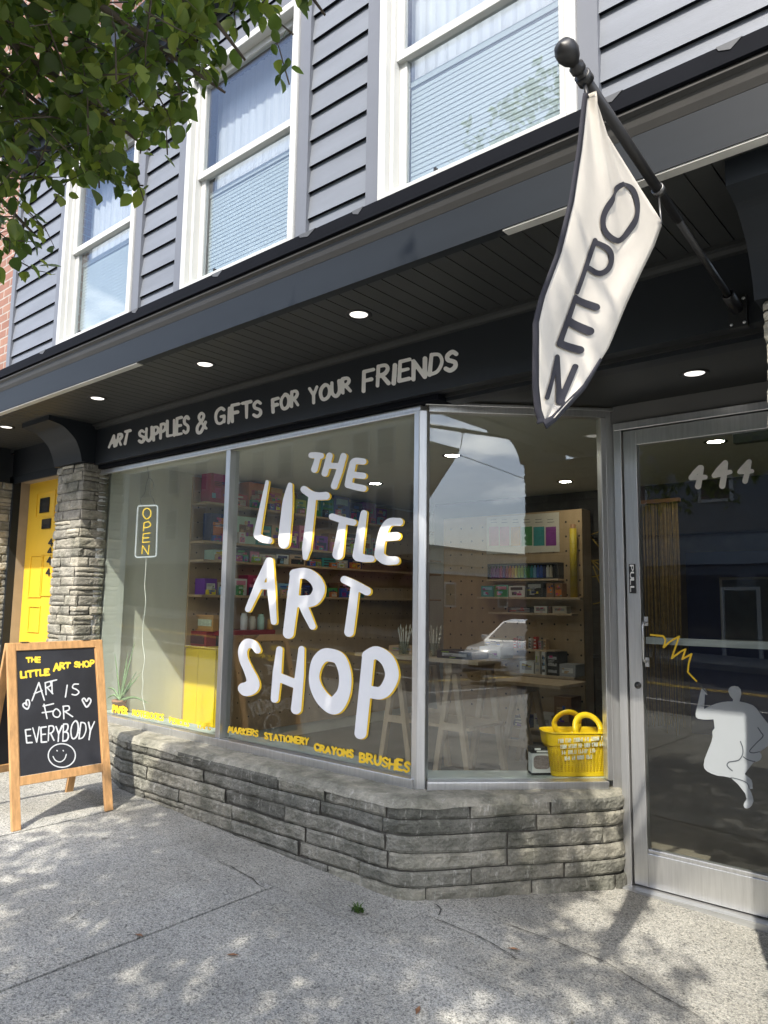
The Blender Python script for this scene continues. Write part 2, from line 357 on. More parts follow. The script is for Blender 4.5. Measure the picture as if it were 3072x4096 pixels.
# ------------------------------------------------------------------ mesh helpers
class MB:
    def __init__(s): s.v, s.f, s.m, s.sm = [], [], [], []
    def add(s, vs, fs, mi=0, smooth=False):
        o = len(s.v); s.v += [tuple(float(c) for c in q) for q in vs]
        for f in fs: s.f.append([i + o for i in f]); s.m.append(mi); s.sm.append(smooth)
        return s
    def box(s, a, b, mi=0):
        x0, y0, z0 = (min(a[i], b[i]) for i in range(3)); x1, y1, z1 = (max(a[i], b[i]) for i in range(3))
        return s.hexa([(x0, y0, z0), (x1, y0, z0), (x1, y1, z0), (x0, y1, z0), (x0, y0, z1), (x1, y0, z1), (x1, y1, z1), (x0, y1, z1)], mi)
    def hexa(s, p, mi=0):
        return s.add(p, [(0, 3, 2, 1), (4, 5, 6, 7), (0, 1, 5, 4), (1, 2, 6, 5), (2, 3, 7, 6), (3, 0, 4, 7)], mi)
    def obox(s, c, ax, ay, az, mi=0):                       # centre and three half-axis vectors
        c, ax, ay, az = map(np.array, (c, ax, ay, az))
        return s.hexa([c - ax - ay - az, c + ax - ay - az, c + ax + ay - az, c - ax + ay - az,
                       c - ax - ay + az, c + ax - ay + az, c + ax + ay + az, c - ax + ay + az], mi)
    def tube(s, pts, r, n=8, mi=0, cap=True):
        pts = [np.array(p, float) for p in pts]; rs = r if isinstance(r, (list, tuple)) else [r] * len(pts)
        vs, fs = [], []; prev = None
        for i, p in enumerate(pts):
            d = (pts[min(i + 1, len(pts) - 1)] - pts[max(i - 1, 0)]); d = d / (np.linalg.norm(d) + 1e-9)
            if prev is None: a = np.cross(d, [0, 0, 1] if abs(d[2]) < .9 else [1, 0, 0])
            else: a = prev - d * (prev @ d)
            a = a / (np.linalg.norm(a) + 1e-9); prev = a; b = np.cross(d, a)
            for k in range(n):
                t = 2 * PI * k / n; vs.append(p + rs[i] * (a * math.cos(t) + b * math.sin(t)))
        for i in range(len(pts) - 1):
            for k in range(n):
                k2 = (k + 1) % n; fs.append((i * n + k, i * n + k2, (i + 1) * n + k2, (i + 1) * n + k))
        if cap:
            fs.append(tuple(range(n))[::-1]); fs.append(tuple(range((len(pts) - 1) * n, len(pts) * n)))
        return s.add(vs, fs, mi, True)
    def lathe(s, c, prof, n=24, mi=0, axis=(0, 0, 1)):
        c = np.array(c, float); d = np.array(axis, float); d /= np.linalg.norm(d)
        a = np.cross(d, [0, 0, 1] if abs(d[2]) < .9 else [1, 0, 0]); a /= np.linalg.norm(a); b = np.cross(d, a)
        vs, fs = [], []
        for r, h in prof:
            for k in range(n):
                t = 2 * PI * k / n; vs.append(c + d * h + r * (a * math.cos(t) + b * math.sin(t)))
        for i in range(len(prof) - 1):
            for k in range(n):
                k2 = (k + 1) % n; fs.append((i * n + k, i * n + k2, (i + 1) * n + k2, (i + 1) * n + k))
        return s.add(vs, fs, mi, True)
    def poly(s, pts, mi=0):                                  # flat polygon, any outline
        tri = tessellate_polygon([[Vector(p) for p in pts]])
        return s.add(pts, [tuple(t) for t in tri], mi)
    def prism(s, pts, d, mi=0):                              # polygon swept along d
        d = np.array(d, float); n = len(pts); P = [np.array(p, float) for p in pts]
        tri = tessellate_polygon([[Vector(p) for p in P]])
        fs = [tuple(t) for t in tri] + [tuple(i + n for i in t)[::-1] for t in tri]
        fs += [(i, (i + 1) % n, (i + 1) % n + n, i + n) for i in range(n)]
        return s.add(P + [p + d for p in P], fs, mi)
    def build(s, name, mats, parent=None, bevel=0.0):
        me = bpy.data.meshes.new(name)
        off = getattr(parent, 'org', None)
        ox = np.array(ORG.get(parent.name, (0, 0, 0))) if parent else np.zeros(3)
        me.from_pydata([tuple(np.array(q) - ox) for q in s.v], [], s.f)
        for m in (mats if isinstance(mats, (list, tuple)) else [mats]): me.materials.append(m)
        me.polygons.foreach_set('material_index', s.m); me.polygons.foreach_set('use_smooth', s.sm)
        bm = bmesh.new(); bm.from_mesh(me); bmesh.ops.recalc_face_normals(bm, faces=bm.faces); bm.to_mesh(me); bm.free()
        me.update()
        o = bpy.data.objects.new(name, me); col.objects.link(o)
        if parent: o.parent = parent
        ORG[o.name] = tuple(ox)
        if bevel:
            b = o.modifiers.new('bevel', 'BEVEL'); b.width = bevel; b.segments = 2; b.limit_method = 'ANGLE'; b.angle_limit = rad(40)
        return o
ORG = {}
def thing(name, label, cat, loc=(0, 0, 0), group=None):
    o = bpy.data.objects.new(name, None); col.objects.link(o); o.empty_display_size = .1
    o.location = tuple(float(c) for c in loc); ORG[o.name] = tuple(float(c) for c in loc)
    return tag(o, label, cat, group)
def tag(o, label=None, cat=None, group=None, kind=None):
    if label: o['label'] = label
    if cat: o['category'] = cat
    if group: o['group'] = group
    if kind: o['kind'] = kind
    return o

# ------------------------------------------------------------------ hand lettering: strokes -> one clean flat outline
def smooth(pts, k=5):
    P = [np.array(p, float) for p in pts]
    if len(P) < 3: return P
    out = []
    for i in range(len(P) - 1):
        p0, p1, p2, p3 = P[max(i - 1, 0)], P[i], P[i + 1], P[min(i + 2, len(P) - 1)]
        if i == 0 and np.allclose(P[0], P[-1]): p0 = P[-2]
        if i == len(P) - 2 and np.allclose(P[0], P[-1]): p3 = P[1]
        for t in np.linspace(0, 1, k, endpoint=False):
            out.append(.5 * ((2 * p1) + (-p0 + p2) * t + (2 * p0 - 5 * p1 + 4 * p2 - p3) * t * t + (-p0 + 3 * p1 - 3 * p2 + p3) * t ** 3))
    out.append(P[-1]); return out
def ink(mb, strokes, fmap, cell, mi=0):
    """strokes: lists of (x, y, r); union of tapered round brush marks, outlined by marching squares, each corner mapped by fmap"""
    segs = []
    for st in strokes:
        st = [np.array(q, float) for q in st]
        if len(st) == 1: st = [st[0], st[0] + np.array([1e-3, 0, 0])]
        segs += list(zip(st[:-1], st[1:]))
    allp = np.array([q for s_ in segs for q in s_]); rm = allp[:, 2].max()
    x0, y0 = allp[:, 0].min() - rm - cell, allp[:, 1].min() - rm - cell
    nx = int((allp[:, 0].max() + rm + cell - x0) / cell) + 2; ny = int((allp[:, 1].max() + rm + cell - y0) / cell) + 2
    gx, gy = np.meshgrid(x0 + np.arange(nx) * cell, y0 + np.arange(ny) * cell, indexing='ij')
    F = np.full(gx.shape, 1e9)
    for a, b in segs:
        d = b[:2] - a[:2]; L = d @ d + 1e-12
        t = np.clip(((gx - a[0]) * d[0] + (gy - a[1]) * d[1]) / L, 0, 1)
        F = np.minimum(F, np.hypot(gx - a[0] - t * d[0], gy - a[1] - t * d[1]) - (a[2] + t * (b[2] - a[2])))
    F[np.abs(F) < 1e-4] = 1e-4
    idx, vs, fs = {}, [], []
    def V(key, x, y):
        if key not in idx: idx[key] = len(vs); vs.append(fmap((x, y)))
        return idx[key]
    for i in range(nx - 1):
        for j in range(ny - 1):
            cs = [(i, j), (i + 1, j), (i + 1, j + 1), (i, j + 1)]; fv = [F[c] for c in cs]
            if min(fv) > 0: continue
            poly = []
            for k in range(4):
                a, b = cs[k], cs[(k + 1) % 4]; fa, fb = fv[k], fv[(k + 1) % 4]
                if fa < 0: poly.append(V(a, gx[a], gy[a]))
                if (fa < 0) != (fb < 0):
                    t = fa / (fa - fb); key = tuple(sorted((a, b)))
                    poly.append(V(key, gx[a] + t * (gx[b] - gx[a]), gy[a] + t * (gy[b] - gy[a])))
            if len(poly) >= 3: fs.append(poly)
    mb.add(vs, fs, mi)
G = {
 'A': (.75, [[(0, 0), (.37, 1), (.75, 0)], [(.13, .36), (.62, .36)]]),
 'B': (.6, [[(0, 0), (0, 1)], 'c', [(0, 1), (.38, .96), (.46, .75), (.3, .56), (0, .53)], [(0, .53), (.42, .48), (.56, .25), (.4, .03), (0, 0)]]),
 'C': (.62, ['c', [(.6, .86), (.38, 1), (.1, .84), (0, .5), (.12, .14), (.38, 0), (.62, .14)]]),
 'D': (.64, [[(0, 0), (0, 1)], 'c', [(0, 1), (.42, .9), (.62, .5), (.42, .08), (0, 0)]]),
 'E': (.55, [[(.52, 1), (0, 1), (0, 0), (.55, 0)], [(0, .52), (.46, .52)]]),
 'F': (.52, [[(.52, 1), (0, 1), (0, 0)], [(0, .52), (.42, .52)]]),
 'G': (.7, ['c', [(.62, .86), (.4, 1), (.1, .84), (0, .5), (.12, .1), (.4, 0), (.64, .14)], 'l', [(.64, .06), (.66, .44), (.4, .44)]]),
 'H': (.64, [[(0, 0), (.02, 1)], [(.62, 0), (.64, 1)], [(0, .5), (.64, .52)]]),
 'I': (.1, [[(.05, 0), (.05, 1)]]),
 'K': (.6, [[(0, 0), (0, 1)], [(.55, 1), (0, .45), (.6, 0)]]),
 'L': (.5, [[(0, 1), (0, 0), (.5, 0)]]),
 'M': (.8, [[(0, 0), (.08, 1), (.4, .35), (.72, 1), (.8, 0)]]),
 'N': (.64, [[(0, 0), (0, 1), (.62, 0), (.62, 1)]]),
 'O': (.74, ['c', [(.37, 1), (.08, .8), (0, .45), (.15, .08), (.4, 0), (.66, .15), (.74, .52), (.62, .86), (.37, 1)]]),
 'P': (.55, [[(0, 0), (0, 1)], 'c', [(0, 1), (.4, .97), (.54, .74), (.38, .5), (0, .45)]]),
 'R': (.6, [[(0, 0), (0, 1)], 'c', [(0, 1), (.38, .97), (.52, .76), (.36, .54), (0, .48)], 'l', [(.2, .5), (.6, 0)]]),
 'S': (.55, ['c', [(.52, .84), (.3, 1), (.05, .86), (.08, .62), (.3, .5), (.5, .36), (.5, .12), (.25, 0), (0, .15)]]),
 'T': (.64, [[(0, 1), (.64, 1)], [(.32, 1), (.32, 0)]]),
 'U': (.62, ['c', [(0, 1), (0, .3), (.3, 0), (.6, .3), (.6, 1)]]),
 'V': (.64, [[(0, 1), (.32, 0), (.64, 1)]]),
 'Y': (.6, [[(0, 1), (.3, .5), (.6, 1)], [(.3, .5), (.28, 0)]]),
 '&': (.72, ['c', [(.72, .02), (.25, .62), (.16, .86), (.34, 1), (.52, .84), (.4, .6), (.06, .36), (.08, .06), (.34, 0), (.66, .42)]]),
 '4': (.62, [[(.45, 0), (.45, 1), (0, .35), (.62, .35)]]),
}
def word_strokes(word, BL, BR, TL, TR, r, jit=0.0, gap=.22):
    """glyph strokes fitted into a picture quad"""
    BL, BR, TL, TR = (np.array(q, float) for q in (BL, BR, TL, TR))
    tot = sum(G[c][0] for c in word) + gap * (len(word) - 1); x = 0; out = []
    for c in word:
        w, parts = G[c]; mode = 'l'; dy = random.uniform(-jit, jit); sy = 1 + random.uniform(-jit, jit); sh = random.uniform(-jit, jit)
        for pt in parts:
            if isinstance(pt, str): mode = pt; continue
            P = []
            for (u, v) in pt:
                v2 = v * sy + dy; uu = (x + u + sh * v) / tot
                P.append((1 - v2) * ((1 - uu) * BL + uu * BR) + v2 * ((1 - uu) * TL + uu * TR))
            if mode == 'c': P = smooth(P)
            ra, rb = r * random.uniform(.80, 1.12), r * random.uniform(.78, 1.18); nP = max(1, len(P) - 1)
            out.append([(p[0], p[1], ra + (rb - ra) * i_ / nP) for i_, p in enumerate(P)])
        x += w + gap
    return out
def T(f, strokes):  # move strokes given in crop pixels into photo pixels; f carries the scale in f(1,0)-f(0,0)
    s = f(1, 0)[0] - f(0, 0)[0]
    return [[(*f(q[0], q[1]), q[2] * s) for q in st] for st in strokes]
def S(*pts, c=True):   # (x, y, full width) -> smoothed tapered stroke
    P = [(p[0], p[1], p[2] / 2) for p in pts]
    return [tuple(q) for q in smooth(P)] if c else P

# ================================================================== GROUND
pav = MB()
def slab(x0, x1, y0, y1, mi=0, dz=0.0):
    nx = max(2, int((x1 - x0) / .1)); ny = max(2, int((y1 - y0) / .1)); nx = min(nx, 20); ny = min(ny, 20)
    vs, fs = [], []
    for i in range(nx + 1):
        for j in range(ny + 1):
            x = x0 + (x1 - x0) * i / nx; y = y0 + (y1 - y0) * j / ny
            edge = min(i, nx - i, j, ny - j)
            e = .003 * mnoise.noise(Vector((x * 7, y * 7, 0)))
            if i in (0, nx): x += .0035 * mnoise.noise(Vector((x * 9, y * 23, 3)))
            if j in (0, ny): y += .0035 * mnoise.noise(Vector((x * 23, y * 9, 5)))
            vs.append((x, y, gz(x, y) + dz + (e if edge else -.002)))
    n = ny + 1
    for i in range(nx):
        for j in range(ny): fs.append((i * n + j, (i + 1) * n + j, (i + 1) * n + j + 1, i * n + j + 1))
    o = len(vs)
    rim = [(i, 0) for i in range(nx + 1)] + [(nx, j) for j in range(1, ny + 1)] + [(i, ny) for i in range(nx - 1, -1, -1)] + [(0, j) for j in range(ny - 1, 0, -1)]
    for (i, j) in rim:
        q = vs[i * n + j]; vs.append((q[0], q[1], q[2] - .05))
    L = len(rim)
    for k in range(L):
        a = rim[k]; b = rim[(k + 1) % L]; fs.append((a[0] * n + a[1], o + k, o + (k + 1) % L, b[0] * n + b[1]))
    pav.add(vs, fs, mi)
XE = [-60, -30, -15] + [-2.9 - 1.6 * k for k in range(7, -1, -1)] + [-1.3, .3, 1.9, 3.5, 5.1, 6.7, 15, 30, 60]
YE = [-2.2, -.6, 1.0, 2.6]
g = .0045
for a, b in zip(XE[:-1], XE[1:]):
    for c_, d_ in zip(YE[:-1], YE[1:]):
        slab(a + .0075, b - .0075, c_ + g, d_ - g)
for a, b in ((-60, -9), (-9, -4.5), (-4.5, -2.2), (-2.2, 1.5), (1.5, 8), (8, 60)):
    slab(a + .001, b - .001, 2.6 + g * .7, 4.2, 1, -.003)
tag(pav.build('pavement', [CONC, CONC2]), kind='structure')
ck = MB()
for line, w0 in ((((1690, 3660), (1800, 3700), (1960, 3770), (2060, 3835), (2120, 3850)), .0035), (((2000, 3690), (2200, 3760), (2420, 3850), (2600, 3960), (2830, 4085)), .003), (((860, 3440), (985, 3500), (1060, 3560)), .004), (((1735, 3615), (1768, 3640), (1750, 3668)), .006), (((250, 3700), (330, 3640), (400, 3600)), .002)):
    P_ = [onG(p) for p in line]; Q_ = []
    for a, b in zip(P_[:-1], P_[1:]):
        for t in np.linspace(0, 1, 14, endpoint=False): Q_.append(a + (b - a) * t)
    vs = []
    for i, p in enumerate(Q_):
        d = Q_[min(i + 1, len(Q_) - 1)] - Q_[max(i - 1, 0)]; n_ = np.array([-d[1], d[0], 0]); n_ /= np.linalg.norm(n_)
        j = n_ * .009 * mnoise.noise(Vector((p[0] * 14, p[1] * 14, 7))); w = w0 * (.35 + abs(mnoise.noise(Vector((p[0] * 25, p[1] * 25, 1)))) * 1.8) * min(1, i / 4, (len(Q_) - 1 - i) / 4 + .05)
        for s_ in (-1, 1): q = p + j + n_ * w * s_; vs.append((q[0], q[1], gz(q[0], q[1]) + .0042))
    ck.add(vs, [(2 * i, 2 * i + 2, 2 * i + 3, 2 * i + 1) for i in range(len(Q_) - 1)])
tag(ck.build('pavement_crack', mat('crack_dirt', (.06, .056, .048), .95, var=.4, vs=40)), kind='structure')
gb = MB(); gb.add([(-60, -2.2, gz(-60, -2.2) - .03), (60, -2.2, gz(60, -2.2) - .03), (60, 4.3, gz(60, 4.3) - .03), (-60, 4.3, gz(-60, 4.3) - .03)], [(0, 1, 2, 3)])
tag(gb.build('ground_under_pavement', mat('dark_joint_dirt', (.05, .047, .04), .95, var=.3, vs=20)), kind='structure')
kb = MB(); kb.hexa([(-60, -2.36, gz(-60, -2.2) - .4), (60, -2.36, gz(60, -2.2) - .4), (60, -2.204, gz(60, -2.2) - .4), (-60, -2.204, gz(-60, -2.2) - .4),
                    (-60, -2.36, gz(-60, -2.2) + .002), (60, -2.36, gz(60, -2.2) + .002), (60, -2.204, gz(60, -2.2) + .002), (-60, -2.204, gz(-60, -2.2) + .002)])
tag(kb.build('kerb', CONC2), kind='structure')
rd = MB(); rz = lambda x: gz(x, -2.2) - .14
rd.add([(-90, -11.0, rz(-90)), (90, -11.0, rz(90)), (90, -2.3, rz(90)), (-90, -2.3, rz(-90))], [(0, 1, 2, 3)])
tag(rd.build('road', ASPH), kind='structure')
mk = MB()
for (ya, yb) in ((-6.68, -6.58), (-6.86, -6.76)):
    mk.add([(-90, ya, rz(-90) + .004), (90, ya, rz(90) + .004), (90, yb, rz(90) + .004), (-90, yb, rz(-90) + .004)], [(0, 1, 2, 3)])
tag(mk.build('road_marking', mat('yellow_road_paint', (.55, .38, .06), .8, var=.2)), kind='structure')
mk = MB()
mk.add([(-90, -4.62, rz(-90) + .004), (90, -4.62, rz(90) + .004), (90, -4.52, rz(90) + .004), (-90, -4.52, rz(-90) + .004)], [(0, 1, 2, 3)])
tag(mk.build('road_marking', mat('white_road_paint', (.6, .6, .58), .8, var=.2)), kind='structure')
op = MB(); op.hexa([(-90, -14.2, rz(-90) - .3), (90, -14.2, rz(90) - .3), (90, -11, rz(90) - .3), (-90, -11, rz(-90) - .3),
                    (-90, -14.2, rz(-90) + .14), (90, -14.2, rz(90) + .14), (90, -11, rz(90) + .14), (-90, -11, rz(-90) + .14)])
tag(op.build('far_pavement', CONC2), kind='structure')
tr_ = MB(); tr_.add([(-400, -400, -18), (400, -400, -18), (400, -14.2, -5.2), (-400, -14.2, -5.2)], [(0, 1, 2, 3)])
tr_.add([(-400, 12, -5.4), (400, 12, -5.4), (400, 400, -16), (-400, 400, -16)], [(0, 1, 2, 3)])
tag(tr_.build('terrain', mat('distant_ground', (.12, .12, .09), .9, var=.3, vs=.1)), kind='structure')

# ================================================================== SHOP BUILDING
B = thing('shop_building', 'charcoal clad shop building with stone base, canopy and hand painted art shop windows', 'building', (-2.34, 2.92, -1.42))
D = 3.2                    # glass plane
YF, YU = 2.38, 2.45        # fascia front, upper wall
ZS, ZF = 1.47, 1.462       # soffit, fascia bottom
# --- upper wall (lap siding) with three window openings
c1 = crop(0, 0, .9259); c2 = crop(1536, 0, .9259)
WINS = [(-5.245, -4.255), (-3.690, -2.700), (-2.125, -1.135)]
WZ0, WZ1, TRW = 1.815, 3.215, .085
sd = MB()
def siding(xa, xb, z0, z1):
    k = math.floor((z0 - 1.793) / .1415)
    while 1.793 + k * .1415 < z1:
        za = max(z0, 1.793 + k * .1415); zb = min(z1, 1.793 + (k + 1) * .1415)
        if zb - za > .004:
            nseg = max(1, int((xb - xa) / .5))
            full = (za - (1.793 + k * .1415)) < .002
            for q in range(nseg):
                x0 = xa + (xb - xa) * q / nseg; x1 = xa + (xb - xa) * (q + 1) / nseg
                w0 = .0015 * mnoise.noise(Vector((x0 * 2, k, 0))); w1 = .0015 * mnoise.noise(Vector((x1 * 2, k, 0)))
                zlo = za - (.006 if full else 0)
                yb_ = YU - .015; yt = YU + .002
                sd.add([(x0, yb_ + w0, zlo), (x1, yb_ + w1, zlo), (x1, yt, zb), (x0, yt, zb), (x0, YU + .012, zlo), (x1, YU + .012, zlo)],
                       [(0, 1, 2, 3)])
                sd.add([(x0, yb_ + w0 + .0006, zlo + .0055), (x1, yb_ + w1 + .0006, zlo + .0055), (x1, yb_ + w1, zlo), (x0, yb_ + w0, zlo), (x0, YU + .012, zlo), (x1, YU + .012, zlo)], [(4, 5, 2, 3)], 1)  # lap underside painted black to deepen the shadow line under each board
        k += 1
edges = [-6.07] + [e for w in WINS for e in (w[0] - TRW, w[1] + TRW)] + [1.6]
for i in range(0, len(edges), 2): siding(edges[i], edges[i + 1], 1.793, 3.60)
for w in WINS: siding(w[0] - TRW, w[1] + TRW, WZ1 + TRW, 3.60)
sd.add([(-6.07, YU + .014, 1.79), (1.6, YU + .014, 1.79), (1.6, YU + .014, 1.8), (-6.07, YU + .014, 1.8)], [(0, 1, 2, 3)])
sd.build('siding_wall', [SIDING, BLACKTRIM_LAPSHADE], B)
bk = MB()
for i in range(0, len(edges), 2): bk.box((edges[i] - .02, YU + .014, 1.75), (edges[i + 1] + .02, YU + .12, 3.7))
for w in WINS: bk.box((w[0] - TRW, YU + .014, WZ1 + .02), (w[1] + TRW, YU + .12, 3.7))
bk.build('wall_backing', NAVY, B)
MB().box((-6.135, YU - .024, 1.79), (-6.072, YU + .1, 3.60)).build('corner_board', TRIM, B)
cn = MB(); cn.box((-6.2, YU - .16, 3.605), (1.6, YU + .2, 3.66)); cn.box((-6.2, YU - .20, 3.663), (1.6, YU + .2, 3.80)); cn.box((-6.17, YU - .09, 3.52), (1.6, YU - .02, 3.602))
cn.build('cornice', NAVY2, B)
rf = MB(); rf.add([(-6.2, YU - .2, 3.803), (1.6, YU - .2, 3.803), (1.6, 11, 4.3), (-6.2, 11, 4.3)], [(0, 1, 2, 3)]); rf.build('roof', BLACKTRIM_LAPSHADE, B)

BLIND = mat('white_blind_slats', (0.40, 0.45, 0.45), 0.5, var=.03)
CURT = mat('grey_sheer_curtain', (0.52, 0.53, 0.55), 0.9, var=.10, vs=9, stretch=(7, 7, .25))
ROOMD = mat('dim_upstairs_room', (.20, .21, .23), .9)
CAULK = mat('black_caulk', (.01, .01, .012), .8)
for wi, (xa, xb) in enumerate(WINS):
    tr = MB(); o = YU - .028; t = TRW
    tr.box((xa - t, o, WZ0 - .012), (xa - .002, YU + .02, WZ1 + t)); tr.box((xb + .002, o, WZ0 - .012), (xb + t, YU + .02, WZ1 + t))
    tr.box((xa - .002, o, WZ1 + .002), (xb + .002, YU + .02, WZ1 + t))
    ow = tr.build('upper_window', TRIM, B)
    fr = MB(); y0, y1 = YU - .042, YU + .075; w = .042
    fr.box((xa, y0, WZ0), (xa + w, y1, WZ1)); fr.box((xb - w, y0, WZ0), (xb, y1, WZ1))
    fr.box((xa + w, y0, WZ1 - w), (xb - w, y1, WZ1)); fr.box((xa + w, y0, WZ0), (xb - w, y1, WZ0 + w))
    fr.box((xa + w, YU - .008, WZ0 + w), (xa + w + .022, y1, WZ1 - w)); fr.box((xb - w - .022, YU - .008, WZ0 + w), (xb - w, y1, WZ1 - w))
    fr.build('frame', VINYL, ow, .004)
    zm = 2.545; x0, x1 = xa + w + .022, xb - w - .022
    for nm, za, zb, yy in (('upper_sash', zm - .01, WZ1 - w, YU + .012), ('lower_sash', WZ0 + w, zm + .035, YU + .036)):
        s_ = MB(); q = .042
        s_.box((x0, yy, za), (x0 + q, yy + .03, zb)); s_.box((x1 - q, yy, za), (x1, yy + .03, zb))
        s_.box((x0 + q, yy, za), (x1 - q, yy + .03, za + q)); s_.box((x0 + q, yy, zb - q), (x1 - q, yy + .03, zb))
        s_.build(nm, VINYL, ow, .003)
        MB().box((x0 + q, yy + .012, za + q), (x1 - q, yy + .018, zb - q)).build('pane', GLASSUP, ow)
    bl = MB(); zt = (zm - .02) if wi != 3 else WZ1
    zb_ = WZ0 + w + .045; top = zm - .10 - .012 * wi
    k = 0
    while zb_ + k * .0245 < top:
        z = zb_ + k * .0245
        bl.add([(x0 + .03, YU + .086, z), (x1 - .03, YU + .086, z), (x1 - .03, YU + .0884, z + .0246), (x0 + .03, YU + .0884, z + .0246)], [(0, 1, 2, 3)]); k += 1
    bl.box((x0 + .03, YU + .08, top + .004), (x1 - .03, YU + .11, top + .035))
    bl.build('blind', BLIND, ow)
    cu = MB(); n = 60
    vs = [];
    for i in range(n + 1):
        x = x0 - .02 + (x1 - x0 + .04) * i / n; yy = YU + .15 + (.010, .004, .006)[wi] * math.sin(i * (1.15 + .2 * wi)) + .003 * math.sin(i * 2.9)
        vs += [(x, yy, WZ0 - .02), (x, yy, WZ1)]
    cu.add(vs, [(2 * i, 2 * i + 2, 2 * i + 3, 2 * i + 1) for i in range(n)], 0, True)
    cu.build('curtain', CURT, ow)
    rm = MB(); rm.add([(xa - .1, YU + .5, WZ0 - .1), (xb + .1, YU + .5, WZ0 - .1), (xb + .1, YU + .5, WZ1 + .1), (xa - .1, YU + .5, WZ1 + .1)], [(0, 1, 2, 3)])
    rm.build('room_backing', ROOMD, ow)
    sl_ = MB(); sl_.prism([(xa - TRW, YU - .045, WZ0 - .016), (xb + TRW, YU - .045, WZ0 - .016), (xb + TRW, YU + .02, WZ0 - .002), (xa - TRW, YU + .02, WZ0 - .002)], (0, 0, -.030))
    sl_.build('sill', BLACKTRIM_LAPSHADE, ow)
    lt = MB(); xm = xa + (xb - xa) * .33; lt.box((xm - .006, YU - .036, WZ0 + .040), (xm + .006, YU - .02, WZ0 + .062)); lt.build('latch_tab', BLACK, ow)

# --- canopy: black drip edge, moulding, fascia, soffit
XL, XR = -8.6, 1.6
MB().box((XL, YF - .035, 1.725), (XR, YU + .012, 1.790)).build('drip_edge', BLACKTRIM_LAPSHADE, B)
cm_ = MB()
cm_.prism([(XL, YF - .018, 1.722), (XL, YF - .030, 1.700), (XL, YF - .014, 1.690), (XL, YF - .008, 1.655), (XL, YF + .002, 1.628), (XL, YF + .05, 1.628), (XL, YF + .05, 1.722)], (XR - XL, 0, 0))
cm_.build('crown_moulding', CROWN, B)
MB().box((XL, YF, ZF), (XR, YF + .05, 1.625)).build('fascia', NAVY2, B)
for xa_, xb_ in ((XL, onY((545, 1440), YF)[0]), (onY((2008, 910), YF)[0], XR)):
    MB().box((xa_, YF + .004, ZF - .007), (xb_, YF + .049, ZF - .0005)).build('soffit_edge_strip', mat('pale_grey_strip', (.46, .46, .44), .5), B)
sf = MB(); x = XL
while x < XR:
    sf.box((x + .0025, YF + .051, ZS), (x + .0875, 3.2, ZS + .03)); x += .09
sf.build('soffit', SOFFIT, B)
MB().box((XL, YF + .051, ZS + .031), (XR, 3.3, 1.60)).build('soffit_backing', BLACKTRIM_LAPSHADE, B)
ft = MB()
for px in (1100, 1340, 1560, 330, 2050):
    pass
for (x, w_) in ((-5.35, .10), (-4.10, .08), (-3.28, .10), (-2.58, .12), (-2.22, .07), (-1.02, .09), (-.62, .08)):
    f_ = MB(); z = 1.815
    f_.prism([(x, YF - .0375, 1.7915), (x + w_, YF - .0375, 1.7915), (x + w_ * .55, YF - .0375, 1.764), (x + w_ * .1, YF - .0375, 1.776)], (0, .002, 0)); f_.prism([(x, YF - .0355, 1.7905), (x + w_, YF - .0355, 1.7905), (x + w_, YU - .018, 1.7965), (x, YU - .018, 1.7965)], (0, 0, .001))
    f_.build('flashing_tab', mat('weathered_flashing', (.075, .08, .09), .6), B)
# --- sign board and lettering
SX0, SX1, SZ0, SZ1, SY = -5.868, -.64, 1.122, 1.468, 3.1
sb = MB(); sb.box((SX0, SY, SZ0 + .012), (SX1, SY + .09, SZ1)); sb.box((SX0, SY - .008, SZ0), (SX1, SY + .06, SZ0 + .011))
sgn = sb.build('sign_board', NAVY, B)
mo = MB(); mo.prism([(SX0, SY - .045, 1.469), (SX0, SY - .045, 1.452), (SX0, SY - .028, 1.446), (SX0, SY - .022, 1.428), (SX0, SY - .001, 1.424), (SX0, SY - .001, 1.469)], (SX1 - SX0, 0, 0))
mo.build('soffit_moulding', SOFFIT, B)
fA = crop(350, 1550, .4822); fB = crop(1100, 1450, .4822); f4 = crop(900, 1300, .663)
lm = MB(); YS = lambda p: onY(p, SY - .003)
def sign_word(w, f, BL, BR, TL, TR, r):
    for st in [None]:
        ss = word_strokes(w, f(*BL), f(*BR), f(*TL), f(*TR), r * .88 * (f(1, 0)[0] - f(0, 0)[0]), .06, gap=.24)
        ink(lm, ss, YS, 3.2)
sign_word('ART', fA, (178, 495), (330, 464), (196, 398), (352, 364), 13)
sign_word('SUPPLIES', fA, (430, 455), (836, 374), (432, 355), (838, 237), 13.5)
sign_word('&', fA, (905, 392), (985, 345), (905, 215), (985, 200), 12.5)
sign_word('GIFTS', fA, (1062, 312), (1440, 228), (1066, 182), (1440, 100), 15.5)
sign_word('FOR', fB, (-16, 408), (190, 356), (-20, 300), (190, 238), 16.5)
sign_word('YOUR', fB, (292, 338), (625, 242), (288, 206), (622, 128), 18)
sign_word('FRIENDS', f4, (836, 392), (1392, 262), (838, 282), (1398, 148), 14)
lm.build('sign_lettering', SIGNW, sgn)
MB().box((SX0, 3.13, 1.092), (-2.30, 3.26, SZ0 - .001)).build('window_header', BLACKTRIM_LAPSHADE, B)
MB().box((-5.95, 3.205, 1.0925), (SX1, 3.30, 1.6)).build('upper_header_wall', NAVY, B)
